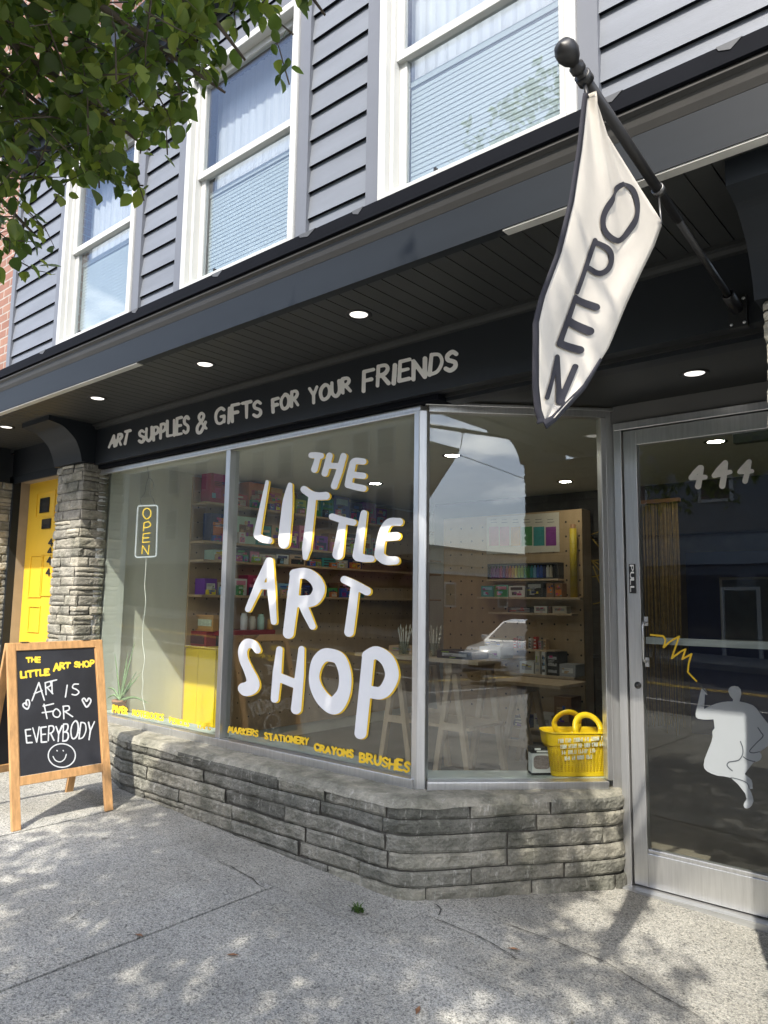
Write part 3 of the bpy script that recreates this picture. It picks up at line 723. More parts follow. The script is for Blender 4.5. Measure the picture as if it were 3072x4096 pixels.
# recess over the door
CANT0, CANT1 = np.array([-2.455, 3.2]), np.array([-1.705, 3.95])
MB().prism([(-2.46, 3.191, SZ0 - .008), (-.6, 3.191, SZ0 - .008), (-.6, 4.05, SZ0 - .008), (-1.6, 4.05, SZ0 - .008)], (0, 0, .03)).build('entry_ceiling', SOFFIT, B)
MB().box((-.75, 3.5, 1.085), (-.6, 3.53, 1.11)).build('ceiling_strip', SIGNW, B)
# recessed lamps
def lamp(x, y, z, r, lens=LENS, parent=B):
    m = MB(); m.lathe((x, y, z - .004), [(r * .82, .012), (r * .82, .002), (r * .92, -.001), (r * 1.18, 0), (r * 1.2, .006)], 32)
    o = m.build('recessed_or_fill_lamp', BLACK, parent)
    l = MB(); l.lathe((x, y, z), [(0.0001, -.002), (r * .5, -.0022), (r * .80, -.001), (r * .80, .012)], 32); l.build('lens', lens, o); return o
for q in ((1435, 1258), (820, 1457), (390, 1593), (25, 1708)):
    p = onZ(q, ZS); lamp(p[0], p[1], ZS, .058)
p = onZ((2778, 1493), SZ0 - .008); lamp(p[0], p[1], SZ0 - .008, .058)
# --- brackets on the pillars
def bracket(x0, x1, yf, z0):
    prof = [(0, 0), (-.018, .075), (-.06, .165), (-.115, .222), (-.185, .270), (-.285, .292), (-.300, .294), (-.300, ZS - .001 - z0), (.12, ZS - .001 - z0), (.12, 0)]
    sm = []
    ctr = smooth(prof[:6], 6)
    sm = [(float(q[0]), float(q[1])) for q in ctr] + prof[6:]
    m = MB(); m.prism([(x0, yf + a, z0 + b) for a, b in sm], (x1 - x0, 0, 0)); m.build('bracket', NAVY2, B)
bracket(-6.36, -5.875, 2.985, 1.135); bracket(-.640, -.10, 2.765, 1.085); bracket(-8.05, -7.56, 2.985, 1.135)

# --- stonework: courses of rough blocks laid along a path
def stones(name, path, z0, z1, courses, lens, depth, mats, res=.022, seed=1, rough=.012, topcap=None, parent=B):
    rs = random.Random(seed)
    P = [np.array(p, float) for p in path]
    seg = [np.linalg.norm(b - a) for a, b in zip(P[:-1], P[1:])]; cum = np.concatenate([[0], np.cumsum(seg)]); tot = cum[-1]
    nor = []
    for a, b in zip(P[:-1], P[1:]):
        d = (b - a) / np.linalg.norm(b - a); nor.append(np.array([d[1], -d[0]]))
    def at(s):
        s = min(max(s, 0), tot - 1e-6); i = int(np.searchsorted(cum, s, side='right') - 1); t = (s - cum[i]) / seg[i]
        n = nor[i].copy(); w = .05
        if s - cum[i] < w and i > 0: n = n + nor[i - 1] * (1 - (s - cum[i]) / w)
        if cum[i + 1] - s < w and i < len(seg) - 1: n = n + nor[i + 1] * (1 - (cum[i + 1] - s) / w)
        return P[i] + (P[i + 1] - P[i]) * t, n / np.linalg.norm(n)
    m = MB(); z = z1
    hs = list(courses)
    for ci, h in enumerate(hs):
        zt, zb = z, z - h; z = zb; s = 0; first = True
        while s < tot - .001:
            L = rs.uniform(*lens) * (rs.uniform(.3, .9) if first else 1); first = False
            e = min(s + L, tot)
            if tot - e < lens[0] * .4: e = tot
            rows_ = [(zb, zt)]
            if rs.random() < .17 and h > .07 and e - s < .5: zmid = zb + h * rs.uniform(.38, .6); rows_ = [(zb, zmid), (zmid, zt)]
            for (zb2, zt2) in rows_:
                h2 = zt2 - zb2
                ns = max(3, int((e - s) / res)); nz_ = max(3, int(h2 / res)); j = rs.uniform(-.5, 1.0) * rough; gapj = .005
                off = rs.uniform(0, 50); vs, fs = [], []
                tilt = rs.uniform(-.35, .35) * rough
                for a in range(ns + 1):
                    for b in range(nz_ + 1):
                        u = s + gapj * .5 + (e - s - gapj) * a / ns; v = zb2 + gapj * .5 + (h2 - gapj) * b / nz_
                        p, n = at(u); ed = min(u - s, e - u, v - zb2, zt2 - v)
                        wob = mnoise.noise(Vector((u * 9 + off, v * 14, off))) * rough * .8 + mnoise.noise(Vector((u * 28 + off, v * 40, off))) * rough * .55 + mnoise.noise(Vector((u * 70 + off, v * 90, off))) * rough * .3
                        dd = depth + j + wob + tilt * (b / nz_ - .5) * 2
                        rd_ = .007
                        if ed < rd_: dd -= (depth * .75) * (1 - ed / rd_) ** 2
                        zz_ = v + mnoise.noise(Vector((u * 4, (zt2 if b > nz_ / 2 else zb2) * 31, 2))) * .006
                        vs.append((p[0] + n[0] * dd, p[1] + n[1] * dd, zz_))
                k = nz_ + 1
                for a in range(ns):
                    for b in range(nz_): fs.append((a * k + b, (a + 1) * k + b, (a + 1) * k + b + 1, a * k + b + 1))
                m.add(vs, fs, 0, False)
            s = e
    # mortar bed just behind the faces
    vs, fs = [], []
    for i, p in enumerate(P):
        n = nor[min(i, len(nor) - 1)] if i in (0, len(P) - 1) else (nor[i - 1] + nor[i]) / 2
        vs += [(p[0] + n[0] * depth * .30, p[1] + n[1] * depth * .30, z0 - .3), (p[0] + n[0] * depth * .30, p[1] + n[1] * depth * .30, z1 - .004)]
    m.add(vs, [(2 * i, 2 * i + 2, 2 * i + 3, 2 * i + 1) for i in range(len(P) - 1)], 1)
    if topcap: topcap(m, P, at, tot)
    return m.build(name, mats, parent)
# low wall under the windows, angled at both ends
base_path = [(-5.86, 3.19), (-4.98, 2.97), (-4.90, 2.945), (-2.47, 2.935), (-2.385, 2.945), (-2.325, 2.985), (-2.28, 3.04), (-1.72, 3.78), (-1.675, 3.86), (-1.672, 3.94)]
BACK = [(-5.92, 3.215), (-5.3, 3.215), (-4.9, 3.215), (-2.46, 3.215), (-2.45, 3.215), (-2.44, 3.218), (-2.40, 3.25), (-1.80, 3.85), (-1.75, 3.90), (-1.71, 3.93)]
LZ = -.962
def ledge(m, P, at, tot):
    bp = [np.array(q) for q in BACK]
    seg = [np.linalg.norm(b - a) for a, b in zip(P[:-1], P[1:])]; cum = np.concatenate([[0], np.cumsum(seg)])
    n, k = 130, 12; vs, fs = [], []
    for a in range(n + 1):
        s = tot * a / n; p, nrm = at(s); i = min(int(np.searchsorted(cum, s, side='right') - 1), len(seg) - 1)
        t = min(1, (s - cum[i]) / seg[i]); b_ = bp[i] + (bp[i + 1] - bp[i]) * t
        for c in range(k + 1):
            u = c / k; f = p + nrm * .027
            q = f + (b_ - f) * u
            z = LZ + .012 * mnoise.noise(Vector((q[0] * 4, q[1] * 9, 1))) * (1 - u) + .004 * mnoise.noise(Vector((q[0] * 22, q[1] * 22, 4)))
            e = np.linalg.norm(q - f)
            if e < .045: z -= .040 * (1 - e / .045) ** 2
            vs.append((q[0], q[1], z))
    kk = k + 1
    for a in range(n):
        for c in range(k): fs.append((a * kk + c, (a + 1) * kk + c, (a + 1) * kk + c + 1, a * kk + c + 1))
    m.add(vs, fs, 0, True)
stones('stone_base', base_path, -1.5, -.985, [.070, .074, .084, .080, .076, .080, .09], (.26, .80), .024, [STONE, MORTAR], res=.0125, seed=5, rough=.0085, topcap=ledge)
PC = [.081] * 34
def pillar(x0, x1, yf, yb, ztop, seed):
    stones('stone_pillar', [(x0, yb), (x0, yf), (x1, yf), (x1, yb)], gz(x0, yf) - .1, ztop, [.074 + .012 * ((i * 7) % 3) / 2 for i in range(int((ztop + 1.62) / .08))], (.14, .30), .022, [STONEP, MORTAR], res=.014, seed=seed, rough=.0075)
pillar(-6.33, -5.905, 3.03, 3.25, 1.134, 11)
pillar(-.600, -.14, 2.80, 4.05, 1.084, 23)
pillar(-8.02, -7.60, 3.03, 3.3, 1.134, 31)

# --- main shop window
w_ = MB(); xl, xr, zb, zt = -5.90, -2.455, -.950, 1.088; yf, yb = 3.165, 3.225
sw = MB()
sw.box((xl, yf, zt - .030), (xr + .01, yb, zt)); sw.box((xl, yf - .01, zt - .045), (xr, yf + .02, zt - .0305))
sw.box((xl - .035, yf, zb + .037), (xl + .012, yb, zt - .031)); sw.box((xl, yf - .022, zb - .02), (xr - .01, yb, zb + .036))
xm = -4.128
sw.box((xm - .024, yf - .012, zb + .0365), (xm + .024, yb + .012, zt - .046))
SW = sw.build('shop_window', ALU, B, .003)
mz0, mz1 = zb + .036, zt - .03
MB().box((xl + .012, D, mz0), (xm - .024, D + .006, mz1)).build('pane', GLASS, SW)
MB().box((xm + .024, D, mz0), (xr, D + .006, mz1)).build('pane', GLASS, SW)
cp = MB(); cp.prism([(-2.486, 3.160, -.972), (-2.444, 3.152, -.972), (-2.412, 3.184, -.972), (-2.428, 3.235, -.972), (-2.486, 3.225, -.972)], (0, 0, 2.03)); cp.build('corner_post', ALU, SW, .004)
# --- angled window beside the door
dx = np.array([1, 1]) / math.sqrt(2); nx_ = np.array([1, -1]) / math.sqrt(2)
def cpt(s, o): q = CANT0 + dx * s + nx_ * o; return (q[0], q[1])
def cbox(m, s0, s1, o0, o1, z0, z1):
    a, b, c, d = cpt(s0, o0), cpt(s1, o0), cpt(s1, o1), cpt(s0, o1)
    m.hexa([(*a, z0), (*b, z0), (*c, z0), (*d, z0), (*a, z1), (*b, z1), (*c, z1), (*d, z1)])
LC = np.linalg.norm(CANT1 - CANT0)
aw = MB(); cbox(aw, .03, LC - .03, -.025, .035, 1.052, 1.088); cbox(aw, .03, LC - .06, -.025, .055, -.985, -.925); cbox(aw, LC - .058, LC - .03, -.03, .035, -.924, 1.051); cbox(aw, LC - .029, LC + .03, -.035, .03, -1.46, 1.10); cbox(aw, .01, LC + .02, -.02, .045, 1.0885, 1.105)
AW = aw.build('angled_window', ALU, B, .003)
gp = MB(); cbox(gp, .02, LC - .058, 0, .006, -.925, 1.052); gp.build('pane', GLASSB, AW)
# --- glass door
YD = 3.95
dr = MB()
dr.box((-1.655, YD - .05, .965), (-.42, YD + .06, 1.008)); dr.box((-1.655, YD - .05, -1.455), (-1.612, YD + .06, .9645)); dr.box((-.46, YD - .05, -1.47), (-.42, YD + .06, .9645))
DF = dr.build('door_frame', ALU, B, .003)
MB().box((-1.68, YD - .02, 1.010), (-.30, YD + .05, SZ0 - .009)).build('door_header_panel', GREYPAN, B)
dl = MB(); x0, x1, z0, z1 = -1.607, -.465, -1.425, .960; y0, y1 = YD - .032, YD + .014; st_ = .074
dl.box((x0, y0, z0), (x0 + st_, y1, z1)); dl.box((x1 - st_, y0, z0), (x1, y1, z1)); dl.box((x0 + st_, y0, z1 - .085), (x1 - st_, y1, z1)); dl.box((x0 + st_, y0, z0), (x1 - st_, y1, z0 + .165))
dl.box((x0 + st_, y0 + .004, z0 + .1655), (x1 - st_, y1 - .004, z0 + .185))
DR = dl.build('glass_door', ALU, B, .003)
MB().box((x0 + st_, YD - .012, z0 + .186), (x1 - st_, YD - .006, z1 - .0855)).build('pane', GLASS, DR)
pb = MB(); za = onY((2600, 2548), YD + .03)[2]; pb.box((x0 + st_ + .005, YD + .016, za - .036), (x1 - st_ - .005, YD + .030, za)); pb.build('push_bar', ALU2, DR)
fG = crop(2400, 2400, .588); f6b = crop(2400, 1100, .6328)
pp = MB(); a = onY(f6b(183, 1828), YD - .033); b = onY(f6b(228, 2012), YD - .033); pp.box((a[0], YD - .037, b[2]), (b[0], YD - .0325, a[2])); PPL = pp.build('pull_plate', BLACK, DR)
pt = MB()
for i, ch in enumerate('PULL'):
    xa, xb = a[0] + .008, b[0] - .008; hh = (a[2] - b[2]) / 4.6; zt_ = a[2] - .008 - i * hh * 1.12
    # letters read downwards, turned a quarter
    ss = [];  wd_, parts = G[ch]; mode = 'l'
    for q in parts:
        if isinstance(q, str): mode = q; continue
        P_ = [(u, v) for u, v in q]; P_ = smooth(P_) if mode == 'c' else P_
        ss.append([(p_[0], p_[1], .10) for p_ in P_])
    ink(pt, ss, lambda p, xa=xa, xb=xb, zt_=zt_, hh=hh: (xa + (xb - xa) * p[1], YD - .0385, zt_ - hh * p[0] / .64 * .9), .07)
pt.build('pull_lettering', SIGNW, PPL)
hd = MB(); a = onY(fG(285, 150), YD - .09); b = onY(fG(296, 425), YD - .09); xh = (a[0] + b[0]) / 2
hd.tube([(xh, YD - .033, a[2]), (xh, YD - .075, a[2] - .004), (xh, YD - .082, a[2] - .02), (xh, YD - .082, b[2] + .02), (xh, YD - .075, b[2] + .004), (xh, YD - .033, b[2])], .0065, 10)
a2 = onY(fG(235, 150), YD - .033); b2 = onY(fG(240, 425), YD - .033)
hd.box((xh - .011, YD - .037, b2[2] - .018), (xh + .011, YD - .0325, b2[2] + .03)); hd.box((xh - .011, YD - .037, a2[2] - .018), (xh + .011, YD - .0325, a2[2] + .03))
hd.build('door_handle', ALU, DR)
lk = MB(); c_ = onY(fG(257, 580), YD - .034); lk.lathe(tuple(c_), [(.0001, .012), (.008, .012), (.009, .006), (.017, .004), (.019, 0)], 20, axis=(0, -1, 0)); lk.build('door_lock', STEEL, DR)
cl_ = MB(); q = onY((3050, 1765), YD + .06); cl_.box((-1.05, YD + .02, .83), (-.75, YD + .07, .90)); cl_.box((-1.0, YD + .071, .91), (-.86, YD + .09, .93)); cl_.build('door_closer', STEEL, DR)
dm = MB(); YDD = lambda p: onY(p, YD - .014)
ink(dm, T(f6b, [S((632, 1218, 34), (600, 1250, 34), (575, 1282, 32), c=False), S((575, 1282, 32), (665, 1278, 30), c=False), S((640, 1218, 34), (632, 1280, 34), (620, 1335, 40), c=False)]), YDD, 2.6)
ink(dm, T(f6b, [S((790, 1188, 34), (750, 1230, 34), (722, 1268, 32), c=False), S((722, 1268, 32), (822, 1245, 30), c=False), S((792, 1188, 36), (785, 1260, 38), (773, 1332, 40), c=False)]), YDD, 2.6)
ink(dm, T(f6b, [S((940, 1182, 32), (905, 1220, 32), (882, 1245, 30), c=False), S((882, 1245, 30), (960, 1240, 28), c=False), S((942, 1182, 34), (932, 1245, 34), (917, 1302, 36), c=False)]), YDD, 2.6)
dm.build('door_number', mat('cream_number_paint', (.88, .84, .77), .6), DR)
fg = MB()
outline = [(690, 605), (700, 598), (712, 602), (724, 620), (736, 642), (726, 646), (714, 640), (713, 665), (707, 742), (745, 722), (790, 704), (830, 694), (868, 690), (903, 690), (905, 676), (884, 652), (872, 622), (876, 602), (893, 588), (915, 584), (940, 590), (957, 608), (962, 632), (958, 655), (949, 690), (995, 700), (1040, 716), (1065, 738), (1085, 766), (1110, 800), (1160, 862), (1196, 920), (1176, 970), (1130, 1002), (1085, 1034), (1098, 1048), (1102, 1064), (1090, 1088), (1070, 1098), (1046, 1102), (985, 1184), (1010, 1204), (1030, 1222), (1038, 1250), (1038, 1284), (1018, 1286), (1030, 1312), (1042, 1345), (1044, 1370), (1034, 1396), (1018, 1414), (998, 1418), (982, 1412), (976, 1396), (984, 1374), (998, 1356), (988, 1316), (938, 1252), (890, 1210), (845, 1200), (800, 1195), (760, 1182), (728, 1165), (710, 1146), (705, 1122), (712, 1080), (738, 1015), (758, 965), (766, 930), (764, 892), (780, 872), (776, 842), (772, 812), (735, 814), (700, 813), (668, 808), (652, 796), (650, 772), (658, 735), (668, 695), (680, 640)]
fg.poly([onY(fG(*q), YD - .0135) for q in outline])
FG = fg.build('figure_decal', DECALG, DR)
fl = MB(); YL = lambda p: onY(p, YD - .0145)
for st in ([(955, 962, 7), (970, 1005, 8), (970, 1050, 8), (945, 1088, 8), (905, 1098, 8), (876, 1104, 8), (865, 1128, 8), (900, 1162, 7)], [(974, 1066, 7), (1008, 1088, 7), (1055, 1100, 6)], [(1074, 868, 7), (1095, 900, 8), (1108, 928, 8), (1062, 975, 7), (1018, 1026, 7), (1040, 1040, 7), (1085, 1032, 6)], [(890, 1208, 6), (950, 1222, 6), (1000, 1246, 6), (1015, 1284, 5)]):
    ink(fl, T(fG, [S(*st)]), YL, 1.6)
fl.build('decal_line', DECALL, FG)
fy = MB(); ink(fy, T(fG, [S((345, 236, 12), (430, 246, 13), (446, 270, 12), (434, 322, 13), c=False), S((434, 322, 12), (472, 285, 12), (538, 248, 13), c=False), S((538, 248, 13), (512, 325, 13), (488, 396, 13), c=False), S((488, 396, 13), (550, 350, 13), (582, 335, 12), (560, 402, 13), c=False), S((560, 402, 12), (622, 368, 13), (604, 430, 12), (597, 490, 12), c=False), S((597, 490, 12), (656, 552, 11), c=False)]), lambda p: onY(p, YD - .0137), 2.0)
fy.build('squiggle_decal', LETY, DR)
fbz = MB(); ink(fbz, T(fG, [S((688, 588, 12), (702, 604, 10), c=False), S((702, 604, 7), (732, 640, 6), c=False)]), lambda p: onY(p, YD - .0152), 1.6); fbz.build('brush_decal', DECALL, FG)
MB().box((-1.7, YD - .10, -1.475), (-.35, YD + .07, -1.432)).build('door_threshold', ALU2, B)

# --- painted letters on the glass
P2 = crop(750, 1800, .5726); P3 = crop(750, 2400, .5726)
LET2 = [
 [S((865, 37, 42), (898, 36, 42), (932, 40, 42)), S((912, 45, 40), (900, 90, 42), (886, 136, 46), c=False)],
 [S((992, 40, 44), (975, 105, 44), (958, 164, 44), c=False), S((1090, 42, 44), (1060, 150, 46), (1024, 252, 46), c=False), S((975, 108, 40), (1050, 112, 42), c=False)],
 [S((1228, 80, 44), (1165, 80, 46), (1146, 130, 48), (1132, 190, 50), (1122, 242, 48)), S((1150, 172, 44), (1228, 180, 44), c=False), S((1122, 242, 46), (1170, 256, 46), (1228, 268, 46))],
 [S((556, 222, 24), (535, 330, 32), (510, 460, 40), (486, 590, 50), c=False), S((486, 598, 48), (525, 622, 48), (570, 632, 46))],
 [S((716, 245, 34), (700, 350, 66), (688, 480, 78), (676, 600, 80), (673, 652, 74))],
 [S((814, 276, 50), (860, 308, 52), (910, 322, 54), (966, 320, 56)), S((872, 330, 54), (850, 520, 58), (830, 690, 62), c=False), S((830, 690, 62), (822, 752, 34), c=False)],
 [S((1010, 466, 46), (1080, 488, 48), (1158, 506, 46)), S((1085, 500, 52), (1068, 600, 60), (1050, 728, 76), c=False)],
 [S((1232, 442, 46), (1212, 560, 58), (1188, 738, 70), c=False), S((1190, 744, 66), (1230, 756, 56), (1284, 760, 46))],
 [S((1478, 502, 56), (1410, 506, 56), (1372, 560, 60), (1348, 650, 62), (1338, 735, 66)), S((1365, 610, 56), (1460, 602, 58), c=False), S((1340, 738, 66), (1385, 770, 64), (1452, 772, 58))],
 [S((568, 776, 50), (500, 935, 60), (422, 1112, 42), c=False), S((574, 776, 50), (585, 980, 58), (603, 1200, 42), c=False), S((505, 950, 46), (588, 948, 50), c=False)],
 [S((752, 878, 74), (732, 1060, 80), (704, 1280, 76), c=False), S((748, 868, 72), (825, 862, 76), (890, 905, 82), (918, 975, 84), (880, 1045, 84), (800, 1058, 82), (745, 1050, 76)), S((795, 1060, 60), (830, 1140, 58), (872, 1232, 46), c=False)],
 [S((1096, 906, 54), (1168, 940, 58), (1252, 986, 60)), S((1168, 965, 60), (1150, 1110, 64), (1128, 1272, 66), c=False)],
]
LET3 = [
 [S((488, 350, 48), (462, 312, 58), (415, 305, 68), (386, 350, 64), (392, 415, 62), (425, 490, 66), (452, 555, 82), (452, 600, 100), (415, 622, 100), (392, 618, 80))],
 [S((642, 345, 44), (626, 500, 60), (608, 690, 54), c=False), S((796, 342, 42), (782, 520, 62), (758, 762, 72), c=False), S((640, 540, 62), (740, 580, 64), c=False)],
 [S((990, 384, 92), (1062, 412, 88), (1100, 520, 86), (1092, 640, 92), (1045, 722, 118), (1010, 742, 110), (945, 690, 100), (898, 610, 84), (884, 530, 72), (905, 440, 84), (945, 392, 92), (990, 384, 92))],
 [S((1262, 395, 84), (1236, 660, 84), (1208, 930, 84), c=False), S((1262, 392, 88), (1320, 368, 90), (1395, 420, 96), (1428, 520, 96), (1395, 610, 92), (1345, 650, 88), (1270, 640, 84))],
]
wl, yl = MB(), MB()
for f, LL in ((P2, LET2), (P3, LET3)):
    for st in LL:
        ss = T(f, st)
        ink(wl, ss, lambda p: onY(p, D - .006), 3.0)
        ink(yl, [[(q[0] + 7.5, q[1] + 2, q[2]) for q in s_] for s_ in ss], lambda p: onY(p, D - .003), 3.0)
wl.build('window_lettering', LETW, SW); yl.build('lettering_shadow', LETY, SW)
ywp = (MB(), MB()); fC = crop(350, 2750, .4822)
for (w, f, BL, BR, TL, TR, r) in (
    ('PAPER', fC, (207, 203), (328, 220), (211, 148), (330, 172), 6.5), ('NOTEBOOKS', fC, (374, 228), (628, 276), (377, 184), (630, 226), 6), ('PENCILS', fC, (682, 292), (838, 322), (682, 250), (840, 280), 5.5), ('TAPE', fC, (908, 332), (1020, 350), (908, 292), (1020, 302), 5.5),
    ('MARKERS', P3, (285, 922), (490, 953), (290, 884), (494, 912), 6), ('STATIONERY', P3, (540, 970), (842, 1012), (538, 930), (846, 968), 6.5), ('CRAYONS', P3, (888, 1050), (1155, 1102), (890, 1006), (1158, 1052), 7.5), ('BRUSHES', P3, (1204, 1128), (1545, 1202), (1204, 1068), (1552, 1134), 8.5)):
    s_ = f(1, 0)[0] - f(0, 0)[0]
    ink(ywp[0 if f is fC else 1], word_strokes(w, f(*BL), f(*BR), f(*TL), f(*TR), r * s_, .06, .26), lambda p: onY(p, D - .004), 2.2)
for q_ in ywp: q_.build('yellow_lettering', LETY, SW)

# --- entry with the yellow door, left of the stone pillar
f6 = crop(0, 1500, .5425)
YE_ = 3.16; XJ = onY(f6(112, 800), YE_)[0]; YDo = onX(f6(222, 805), XJ)[1]
ZD1 = onY(f6(225, 800), YDo)[2]
en = MB(); en.box((-7.62, YE_, onY(f6(110, 770), YE_)[2]), (-6.30, YE_ + .05, ZS)); en.build('entry_header', NAVY, B)
ej = MB(); zt_ = onY(f6(110, 770), YE_)[2]
ej.box((XJ - .10, YE_ - .012, -1.6), (XJ - .001, YE_ + .06, zt_ - .001)); ej.box((-6.42, YE_, -1.6), (-6.32, YDo + .08, zt_ - .001)); ej.box((XJ - .1, YE_ - .012, zt_ - .045), (-6.3, YE_ - .001, zt_ + .03))
ej.build('entry_trim', NAVY2, B)
ej = MB(); ej.box((XJ - .08, YE_ + .061, -1.6), (XJ, YDo + .1, zt_ - .002)); ej.box((XJ + .001, YE_ + .06, zt_ - .03), (-6.43, YDo + .1, zt_ - .003)); ej.build('entry_reveal', mat('tan_reveal_paint', (.30, .25, .19), .7), B)
yd = MB(); xd1 = -6.43
yd.box((XJ + .002, YDo, -1.5), (xd1, YDo + .045, ZD1))
YDR = yd.build('yellow_door', YELLOWP, B, .002)
ydp = lambda x, y: onY(f6(x, y), YDo - .004)
def panel(xa, ya, xb, yb, nm='door_panel', mt=YELLOWP):
    a, b = ydp(xa, ya), ydp(xb, yb); m = MB(); t = .012
    m.box((a[0], YDo - .009, b[2]), (a[0] + t, YDo - .001, a[2])); m.box((b[0] - t, YDo - .009, b[2]), (b[0], YDo - .001, a[2])); m.box((a[0] + t, YDo - .009, a[2] - t), (b[0] - t, YDo - .001, a[2])); m.box((a[0] + t, YDo - .009, b[2]), (b[0] - t, YDo - .001, b[2] + t))
    m.build(nm, mt, YDR)
panel(275, 870, 400, 1040); panel(228, 1330, 300, 1640); panel(310, 1320, 372, 1630); panel(215, 1700, 285, 1900)
for (xa, ya, xb, yb) in ((302, 912, 360, 1010), (315, 1065, 372, 1130)):
    a, b = ydp(xa, ya), ydp(xb, yb); MB().box((a[0], YDo - .012, b[2]), (b[0], YDo - .0015, a[2])).build('door_light', mat('dark_door_glass', (.02, .022, .025), .12), YDR)
nb = MB()
for (x, y) in ((372, 1235), (366, 1300), (362, 1370), (354, 1455)):
    a = ydp(x, y); s_ = 26
    ink(nb, word_strokes('4', f6(x - 14, y + s_), f6(x + 14, y + s_), f6(x - 14, y - s_), f6(x + 14, y - s_), 2.8), lambda p: onY(p, YDo - .0045), 2.0)
nb.build('door_number', BLACK, YDR)
MB().box((-7.62, 3.3, -1.6), (XJ - .081, 3.4, ZS)).build('entry_side_wall', NAVY, B)

# --- shop interior shell
ZFL, ZC = -1.42, 1.20
XI0, XI1, YB_ = -5.95, .6, 10.2
MB().poly([(XI0, 3.26, ZFL), (-2.47, 3.26, ZFL), (-1.76, 3.97, ZFL), (XI1, 3.97, ZFL), (XI1, YB_, ZFL), (XI0, YB_, ZFL)]).build('shop_floor', INFLOOR, B)
MB().box((XI0 - .2, 3.301, ZC), (XI1 + .2, YB_ + .2, ZC + .06)).build('shop_ceiling', INCEIL, B)
MB().box((XI0 - .2, 3.22, 1.0895), (-2.46, 3.446, 1.13)).build('window_head_lining', INCEIL, B)
MB().box((XI0 - .15, 3.26, ZFL), (XI0, YB_, ZC)).build('shop_side_wall', INGREY, B)
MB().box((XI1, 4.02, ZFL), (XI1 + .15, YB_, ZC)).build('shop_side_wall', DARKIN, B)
MB().box((XI0, YB_, ZFL), (XI1, YB_ + .15, ZC)).build('shop_back_wall', mat('warm_back_wall', (.16, .13, .10), .7, var=.2), B)
MB().box((-.42, YD, -1.5), (.75, YD + .06, 1.15)).build('front_wall', NAVY, B)
MB().box((XI0 + .001, 3.27, -1.42), (-5.893, 3.446, 1.089)).build('window_reveal', INWALL, B)
lg = MB(); lg.prism([(-5.89, 3.228, -.955), (-2.43, 3.228, -.955), (-1.74, 3.915, -.955), (-1.74, 4.22, -.955), (-2.56, 3.445, -.955), (-5.89, 3.445, -.955)], (0, 0, .025)); lg.build('window_ledge', mat('pale_green_grey_ledge', (.42, .46, .42), .5, var=.12), B)
lgf = MB(); lgf.box((-4.97, 3.40, -1.42), (-2.5, 3.44, -.956)); lgf.build('ledge_front', INGREY, B)
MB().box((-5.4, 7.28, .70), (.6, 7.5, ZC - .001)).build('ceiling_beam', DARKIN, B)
for (x, y) in ((-3.44, 4.88), (-3.3, 6.6), (-4.9, 5.6), (-1.6, 5.6), (-4.6, 8.4)):
    lamp(x, y, ZC, .07, LENSIN)  # first lamp is real; the rest are added to brighten the shop
#MARK

# ================================================================== FLAG
pb_ = np.array([-.775, 3.085, 1.185]); tip = onY((2262, 200), 1.75)
pd = (tip - pb_) / np.linalg.norm(tip - pb_)
FL = thing('open_flag', 'cream flag with black edge reading OPEN, hanging from an angled black pole', 'flag', pb_)
L_ = np.linalg.norm(tip - pb_)
pm = MB()
pm.tube([pb_ + pd * .03, pb_ + pd * .62], .0125, 12); pm.tube([pb_ + pd * .60, pb_ + pd * (L_ - .07)], .0165, 12)
POLE = pm.build('pole', BLACK, FL)
fn = MB(); fn.lathe(pb_ + pd * (L_ - .08), [(.0165, 0), (.022, .004), (.022, .020), (.014, .026), (.017, .034), (.026, .046), (.033, .066), (.032, .084), (.024, .100), (.0001, .107)], 20, axis=pd); fn.build('finial', BLACK, POLE)
bkt = MB(); bkt.box((pb_[0] - .035, 3.07, pb_[2] - .075), (pb_[0] + .035, 3.098, pb_[2] + .055)); bkt.lathe(pb_ - pd * .015, [(.0001, 0), (.024, 0), (.024, .13), (.0185, .135)], 16, axis=pd)
for (a, b) in ((-.024, -.06), (.024, -.06), (-.024, .04), (.024, .04)): bkt.lathe((pb_[0] + a, 3.07, pb_[2] + b), [(.0001, .006), (.005, .004), (.007, 0)], 8, mi=1, axis=(0, -1, 0))
bkt.build('bracket', [BLACK, ALU], FL)
# the cloth hangs in the upright plane that holds the pole
hn = np.cross(pd, [0, 0, 1]); hn /= np.linalg.norm(hn); hn = -hn if hn[1] > 0 else hn
FP0 = pb_ + hn * .02
f2_ = crop(1536, 0, .9259); f7 = crop(2300, 400, .5876)
FLM = lambda p, o=0.0: onP(p, FP0 + hn * o, hn)
fl_edge = [(2348, 370), (2341, 430), (2322, 600), (2292, 800), (2240, 1010), (2180, 1180), (2150, 1290), (2146, 1400), (2150, 1540), (2162, 1640), (2178, 1688)]
fr_edge = [(2352, 395), (2395, 480), (2470, 610), (2560, 760), (2645, 893), (2610, 985), (2558, 1090), (2500, 1220), (2430, 1390), (2330, 1545), (2210, 1668)]
rows = 46; colsN = 22
def along(E_, t):
    k = t * (len(E_) - 1); i = min(int(k), len(E_) - 2); u = k - i
    return (E_[i][0] * (1 - u) + E_[i + 1][0] * u, E_[i][1] * (1 - u) + E_[i + 1][1] * u)
def wrinkle(a, b):   # a: 0..1 down, b: 0..1 across
    fold = math.exp(-((b - .45 - .25 * a) / .07) ** 2) * max(0, 1 - a * 1.9) * .026 + math.exp(-((b - .70 - .12 * a) / .06) ** 2) * max(0, 1 - a * 2.0) * .026
    return fold + .013 * math.sin(b * 6.5 + a * 3) * a * b + .006 * mnoise.noise(Vector((a * 5, b * 4, 2)))
fv, ff = [], []
